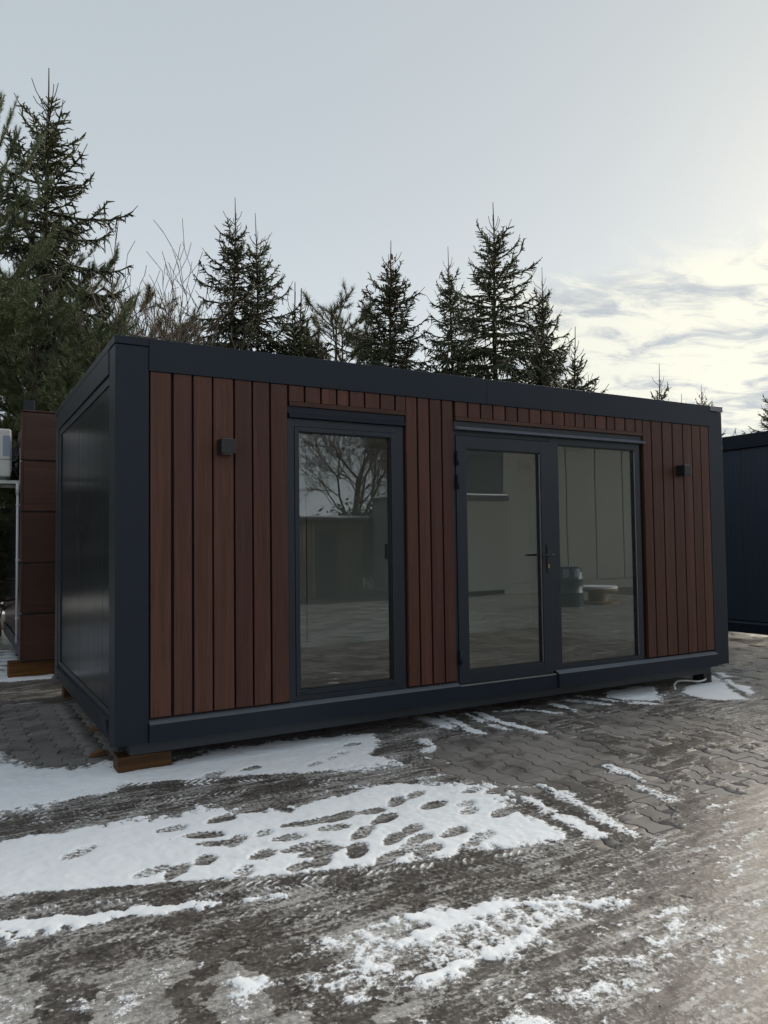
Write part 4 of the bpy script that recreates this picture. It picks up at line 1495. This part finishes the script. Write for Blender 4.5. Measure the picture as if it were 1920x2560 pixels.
spruce_at('D', 1353, 728, 19.0, 'thin spruce tip peering out right of the broad tallest spruce', 4.1, .8)
spruce_at('D', 1404, 822, 17.0, 'leaning spruce with a one-sided top right of the tall group', 5.0, .85, (0, .06))
spruce_at('D', 1470, 938, 20.0, 'tiny spruce tip just above the roof line right of the leaning spruce', 1.5, .8)
spruce_at('D', 1642, 908, 20.0, 'small spruce tip with a needle-thin leader above the right roof', 3.3, .75)
spruce_at('D', 1700, 985, 21.0, 'lowest bare-looking spruce tip above the right roof', 2.0, .8)
spruce_at('B', 1753, 962, 19.0, 'bushy spruce behind the cabin\'s right corner', 4.0, .82)
spruce_at('E', 1935, 960, 21.0, 'spruce cut by the right edge above the dark ribbed cabin', 1.0, 1.0)


# pines: limbs that end in brushes of long needles
def pine_data(seed, H, spread, nl, tuft=46, nlen=.10, z_low=.25, dens=1.0):
    rg = np.random.default_rng(seed)
    wood = []
    tufts = []
    ax = lambda z: np.array([.10 * math.sin(z * .5 + seed), .08 * math.cos(z * .6), z])
    zs = np.linspace(0, H, 18)
    for a, b in zip(zs[:-1], zs[1:]):
        wood.append((ax(a), ax(b), .010 + .014 * (H - a), .010 + .014 * (H - b)))
    for i in range(nl):
        f = (i + rg.random()) / nl
        z = H * (z_low + (1 - z_low) * f) - .1
        prof = min(1.0, 1.25 * math.sin(math.pi * min(.12 + .88 * (1 - f), 1.0) * .62) + .06)
        Lb = spread * prof * rg.uniform(.6, 1.1)
        ph = i * 2.399 + rg.normal(0, .3)
        el = R(8) + R(45) * f ** 2 + rg.normal(0, .12)
        p = ax(z)
        ns = max(3, int(Lb / .28))
        st_ = Lb / ns
        for s in range(ns):
            tt = (s + .5) / ns
            e_ = el + R(25) * tt * tt + rg.normal(0, .08)
            pha = ph + rg.normal(0, .12)
            d = np.array([math.cos(pha) * math.cos(e_), math.sin(pha) * math.cos(e_), math.sin(e_)])
            e = p + d * st_
            wood.append((p, e, .006 + .013 * Lb * (1 - s / ns) * .5, .006 + .013 * Lb * (1 - (s + 1) / ns) * .5))
            if tt > .22:
                for _ in range(int(rg.integers(2, 5) * dens + .5)):
                    sd = unit(np.cross(d, [0, 0, 1])) * rg.choice([-1, 1])
                    dd = unit(d * .7 + sd * rg.uniform(.2, .9) + np.array([0, 0, rg.uniform(-.25, .7)]))
                    l2 = rg.uniform(.12, .45) * min(1, .4 + Lb / 2)
                    q = p + d * st_ * rg.random()
                    q2 = q + dd * l2
                    wood.append((q, q2, .006, .004))
                    for k_ in range(1 + int(l2 / .12)):
                        tufts.append((q + (q2 - q) * (1 - k_ * .3), unit(dd + np.array([0, 0, .35]) + rg.normal(0, .15, 3))))
            p = e
        tufts.append((p, unit(d + np.array([0, 0, .6]))))
    P = np.array([t_[0] for t_ in tufts]); Dv = np.array([t_[1] for t_ in tufts])
    n = len(P)
    P = np.repeat(P, tuft, 0); Dv = np.repeat(Dv, tuft, 0)
    base = P - Dv * rg.uniform(0, .13, (n * tuft, 1))
    rnd = rg.normal(0, 1, (n * tuft, 3))
    nd_ = Dv * rg.uniform(.45, 1.0, (n * tuft, 1)) + rnd * .42
    nd_ /= np.linalg.norm(nd_, axis=1, keepdims=True)
    ln = nlen * rg.uniform(.7, 1.2, (n * tuft, 1))
    sdv = np.cross(nd_, rg.normal(0, 1, (n * tuft, 3)))
    sdv /= np.linalg.norm(sdv, axis=1, keepdims=True)
    wd = .0042
    V_ = np.stack([base - sdv * wd, base + sdv * wd, base + nd_ * ln], 1).reshape(-1, 3)
    F_ = np.arange(len(V_)).reshape(-1, 3)
    return wood, V_, F_


def add_pine(key, data, mneed, H):
    wood, V_, F_ = data
    a = seg_obj_mesh('trunk', wood, 4)
    a.materials.append(M_BARK)
    b = np_mesh('crown', V_, F_)
    b.materials.append(mneed)
    PROTO[key] = (a, b, None)
    PH[key] = H


add_pine('P', pine_data(5, 9.5, 2.7, 74, 40, .12, .16, 1.25), M_PINE, 9.5)
add_pine('Q', pine_data(9, 4.2, 2.1, 44, 44, .13, .10, 1.4), M_PINE, 4.2)
add_pine('Y', pine_data(15, 5.2, 1.5, 34, 34, .12, .25, 1.0), M_PINEY, 5.2)


def pine_at(key, u, v, depth, label, rz=0.0, sxy=1.0):
    x, y, z = tip(u, v, depth)
    return plant(key, 'pine_tree', label, 'tree', (x, y), rz, (z + .06) / PH[key], sxy, 'pines behind the cabins')


pine_at('P', -40, 330, 12.6, 'tall feathery pine cut by the left edge', .3, .66)
pine_at('P', 150, 600, 15.5, 'dense pine in front of the tall spruce on the left', 2.0, 1.0)
pine_at('Q', 95, 850, 11.6, 'low soft green pine above the left cabin\'s brown panels', .8, 1.15)
pine_at('Q', 215, 880, 12.6, 'low dark pine behind the main cabin\'s left roof corner', 3.6, 1.0)
pine_at('Y', 300, 775, 19.0, 'yellowish young pine among the bare saplings, left of its pair', .5, 1.2)
pine_at('Y', 425, 815, 19.0, 'yellowish young pine among the bare saplings, right of its pair', 2.5, 1.1)
pine_at('Y', 828, 792, 19.0, 'upright young pine left of the coned spruce', 1.1, 1.15)
pine_at('Y', 862, 818, 20.0, 'smaller young pine close to the coned spruce', 4.0, 1.0)
pine_at('Y', 908, 850, 20.0, 'lowest young pine at the foot of the coned spruce', 3.0, 1.0)
# more of the same belt along the left side of the yard, out of view, added to darken the glossy end wall and its reflections
for k_, (x, y, key, s, lb) in enumerate(((-8, 9, 'P', .9, 'pine standing alone left of the yard in front of a spruce'), (-9, 14, 'A', 1.0, 'spruce left of the yard behind the pine'),
                                         (-6.5, 18, 'P', 1.0, 'pine far back left of the yard'), (-9, 4, 'A', .9, 'spruce at the yard\'s left edge'), (-8, 24, 'A', 1.0, 'broad spruce far back left of the yard'),
                                         (-4.5, 13.5, 'Q', 1.2, 'low pine left of the yard behind the neighbouring cabin'), (-9.5, -1, 'P', .85, 'pine at the yard\'s left edge beside the camera'), (-5, 22, 'A', .9, 'spruce deep in the belt left of the yard'),
                                         (-2.9, 11.2, 'Q', 1.0, 'low pine just left of the neighbouring cabin\'s rear'), (-3.4, 15.5, 'A', .85, 'spruce just out of view beyond the neighbouring cabin'), (-5.6, 6.5, 'P', .8, 'pine nearest the neighbouring cabin\'s side'), (-6.0, 1.5, 'P', .8, 'pine facing the main cabin\'s end wall'))):
    plant(key, 'pine_tree' if key == 'P' else 'spruce_tree', lb, 'tree', (x, y), k_ * 1.3, s, 1.1, 'trees out of view beside the yard')


# bare trees
def bare_data(seed, H, first, spread, levels, n0, r0, up=.35, multi=1, rmin=.0062):
    rg = np.random.default_rng(seed)
    segs = []

    def grow(p, d, ln, r_, lev):
        ns = 4 if lev < 2 else 3
        q = p
        pts_ = []
        for s in range(ns):
            d = unit(d + rg.normal(0, (.10 if lev else .03) + .03 * lev, 3) + np.array([0, 0, up * .22]))
            e = q + d * ln / ns
            ra, rb_ = r_ * (1 - .55 * s / ns), r_ * (1 - .55 * (s + 1) / ns)
            segs.append((q, e, ra, rb_))
            pts_.append((e, d, rb_))
            q = e
        if lev < levels:
            n_ = int(n0 - lev * .6 + rg.integers(0, 2))
            for c_ in range(n_):
                e, dd, rr_ = pts_[min(ns - 1, int(rg.uniform(.6 if lev == 0 else 0, ns)))]
                a = rg.normal(0, 1, 3)
                a = unit(a - dd * (a @ dd))
                nd2 = unit(dd * rg.uniform(.6, 1.0) + a * spread * rg.uniform(.6, 1.1))
                grow(e, nd2, ln * rg.uniform(.52, .8), rr_ * rg.uniform(.5, .75), lev + 1)
    for m_ in range(multi):
        d0 = unit(np.array([rg.normal(0, .18) * (multi > 1), rg.normal(0, .18) * (multi > 1), 1]))
        grow(np.array([rg.normal(0, .25) * (multi > 1), rg.normal(0, .25) * (multi > 1), 0]), d0, first * H, r0, 0)
    top = max(s[1][2] for s in segs)
    k_ = H / top
    return [(a * k_, b * k_, max(c_, rmin), max(e, rmin * .72)) for a, b, c_, e in segs]


def bare_tree(name, label, pos, segs, group=None):
    n_tr = max(1, int(len(segs) * .04))
    t_ = thing(name, label, 'tree' if 'tree' in name else 'sapling', (pos[0], pos[1], -.06), group)
    o_ = link_mesh('trunk', seg_obj_mesh('trunk', segs[:n_tr], 6), M_BARE, t_)
    o_ = link_mesh('crown', seg_obj_mesh('crown', segs[n_tr:], 3), M_BARE, t_)
    return t_


SAP = [(258, 770, 14.5, 'bare sapling rising beside the tall spruce'), (337, 575, 14.0, 'tallest bare sapling with two thin upright stems'), (374, 610, 15.0, 'bare sapling second from the right in the thicket'),
       (400, 628, 14.6, 'straight bare sapling in the middle of the thicket'), (448, 655, 14.2, 'bare fan-shaped sapling at the thicket\'s right edge'), (310, 660, 15.5, 'bare forked sapling at the back of the thicket')]
for k_, (u, v, dpt, lb) in enumerate(SAP):
    x, y, z = tip(u, v, dpt)
    bare_tree('bare_sapling', lb, (x, y), bare_data(60 + k_, z + .06, .42, .55, 4, 4, .035, 1.1, 3, .0068), 'bare saplings behind the cabin')
# scrub at the left edge
for k_, (u, v, dpt, lb) in enumerate(((-4, 1010, 13.0, 'russet leafy shrub behind the air conditioner'), (4, 1300, 14.0, 'dry straw-coloured scrub left of the neighbouring cabin'))):
    g_ = CAM + ray(u, v) * dpt
    hgt = g_[2] + .3
    sg = bare_data(90 + k_, hgt, .3, .8, 4, 4, .02, .5, 6)
    t_ = thing('shrub', lb, 'shrub', (g_[0], g_[1], -.06))
    link_mesh('stems', seg_obj_mesh('stems', sg, 3), M_BARE if k_ == 0 else M_DRYLEAF, t_)
    rg = np.random.default_rng(5 + k_)
    ends = np.array([s[1] for s in sg if s[2] < .012])
    ends = np.repeat(ends, 5, 0) + rg.normal(0, .06, (len(ends) * 5, 3))
    a = rg.normal(0, .03, ends.shape); b = rg.normal(0, .03, ends.shape)
    V_ = np.stack([ends, ends + a, ends + a + b, ends + b], 1).reshape(-1, 3)
    link_mesh('leaves', np_mesh('leaves', V_, np.arange(len(V_)).reshape(-1, 4)), M_DRYLEAF, t_)

# ------------------------------------------------------------------ across the yard, seen mirrored in the glass
bare_tree('bare_tree', 'large bare tree across the yard, mirrored in the window', (12.0, -20.0), bare_data(131, 9.5, .20, .74, 5, 7, .18, .28, 1, .006))
bare_tree('bare_tree', 'second bare tree far across the yard, left of the large one', (6.5, -26.0), bare_data(137, 8.0, .26, .75, 5, 4, .16, .25))
shed = thing('shed', 'low weathered wooden shed with a snowy roof across the yard', 'shed', (7.0, -14.2, 0))
MB().box(0, 2.4, -2, 0, 0, 2.05).build('core', M_RUBBER, shed)
for a in range(18):
    o = MB().box(0, .105, 0, .02, 0, 2.08).build('board', M_SHED, shed)
    o.location = (a * .1335, .002, 0)
MB().box(.9, 1.6, .024, .05, 0, 1.85, b=.004).build('door', M_BLACK, shed)
MB().box(-.2, 2.6, -2.2, .25, 2.10, 2.18, b=.01).build('roof', M_DARK, shed)
MB().box(-.15, 2.55, -2.15, .2, 2.182, 2.25, b=.03).build('roof_snow', M_SNOWCAP, shed)
hg = bare_data(171, 2.9, .3, .8, 4, 5, .03, .4, 9)
hedge = thing('hedge', 'dark tangled hedge across the yard beside the shed', 'hedge', (10.6, -16.0, 0))
hx = np.concatenate([np.array([s[1] for s in hg]) * np.array([1.5, .8, .9]) + np.array([k_ * 1.0, 0, 0]) for k_ in range(3)])
rg = np.random.default_rng(9)
hx = np.repeat(hx, 4, 0) + rg.normal(0, .12, (len(hx) * 4, 3))
a, b = rg.normal(0, .05, hx.shape), rg.normal(0, .05, hx.shape)
V_ = np.stack([hx, hx + a, hx + a + b, hx + b], 1).reshape(-1, 3)
link_mesh('leaves', np_mesh('leaves', V_, np.arange(len(V_)).reshape(-1, 4)), M_HEDGE, hedge)
link_mesh('stems', seg_obj_mesh('stems', hg, 3), M_BARE, hedge)
oc = thing('opposite_cabin', 'dark cabin across the yard with snow along its roof edge', 'cabin', (9.6, -11.5, 0))
MB().box(0, 3.0, -2.4, 0, .15, 2.62, b=.01).build('body', M_GREY, oc)
MB().box(-.03, 3.0, -2.43, .03, 2.622, 2.75, b=.01).build('roof_fascia', M_ANTH, oc)
MB().box(0.02, 2.98, -2.40, -.02, 2.752, 2.80, b=.02).build('roof_snow', M_SNOWCAP, oc)
hall = thing('workshop_hall', 'tall dark workshop hall at the far right of the yard', 'building', (12.75, -12.0, 0))
MB().box(0, 17, -3, 0, 0, 4.6).build('wall', M_HALL, hall)
for a in range(14):
    MB().box(.02 + a * 1.2, 1.19 + a * 1.2, +.001, .03, .3, 4.5, b=.004).build('sheet', M_HALL, hall)
MB().box(-.3, 17.3, -3.3, .4, 4.61, 4.8, b=.02).build('roof', M_ROOF, hall)
dr = thing('oil_drum', 'blue-grey steel drum with two white labels standing across the yard', 'drum', (11.25, -7.75, 0))
prof = [(0, .285), (.02, .29), (.29, .285), (.30, .298), (.315, .298), (.325, .285), (.59, .285), (.60, .298), (.615, .298), (.625, .285), (.87, .285), (.885, .292), (.89, .27)]
dm = MB()
dm.add([(r_ * math.cos(q), r_ * math.sin(q), z_) for z_, r_ in prof for q in np.linspace(0, 2 * math.pi, 25)[:-1]],
       [(i * 24 + q, i * 24 + (q + 1) % 24, (i + 1) * 24 + (q + 1) % 24, (i + 1) * 24 + q) for i in range(len(prof) - 1) for q in range(24)] + [tuple((len(prof) - 1) * 24 + q for q in range(24))])
dm.build('barrel', plain('drum_paint', (.03, .055, .075), .3), dr, True)
for q0 in (1.5, 2.4):
    lm = MB()
    an = np.linspace(q0, q0 + .5, 6)
    lm.add([(.288 * math.cos(q), .288 * math.sin(q), z_) for z_ in (.66, .85) for q in an], [(i, i + 1, 7 + i, 6 + i) for i in range(5)])
    lm.build('label', M_LABEL, dr)
rt = thing('cable_reel', 'round reel lying flat with a cap of snow across the yard', 'reel', (12.35, -8.0, 0))
for z0_, z1_, r_, m_, nm in ((.0, .05, .48, M_SHED, 'flange'), (.051, .30, .22, M_SHED, 'drum'), (.301, .35, .48, M_SHED, 'flange'), (.352, .40, .46, M_SNOWCAP, 'snow_cap')):
    MB().tube([(0, 0, z0_), (0, 0, z1_)], r_, 24).build(nm, m_, rt)
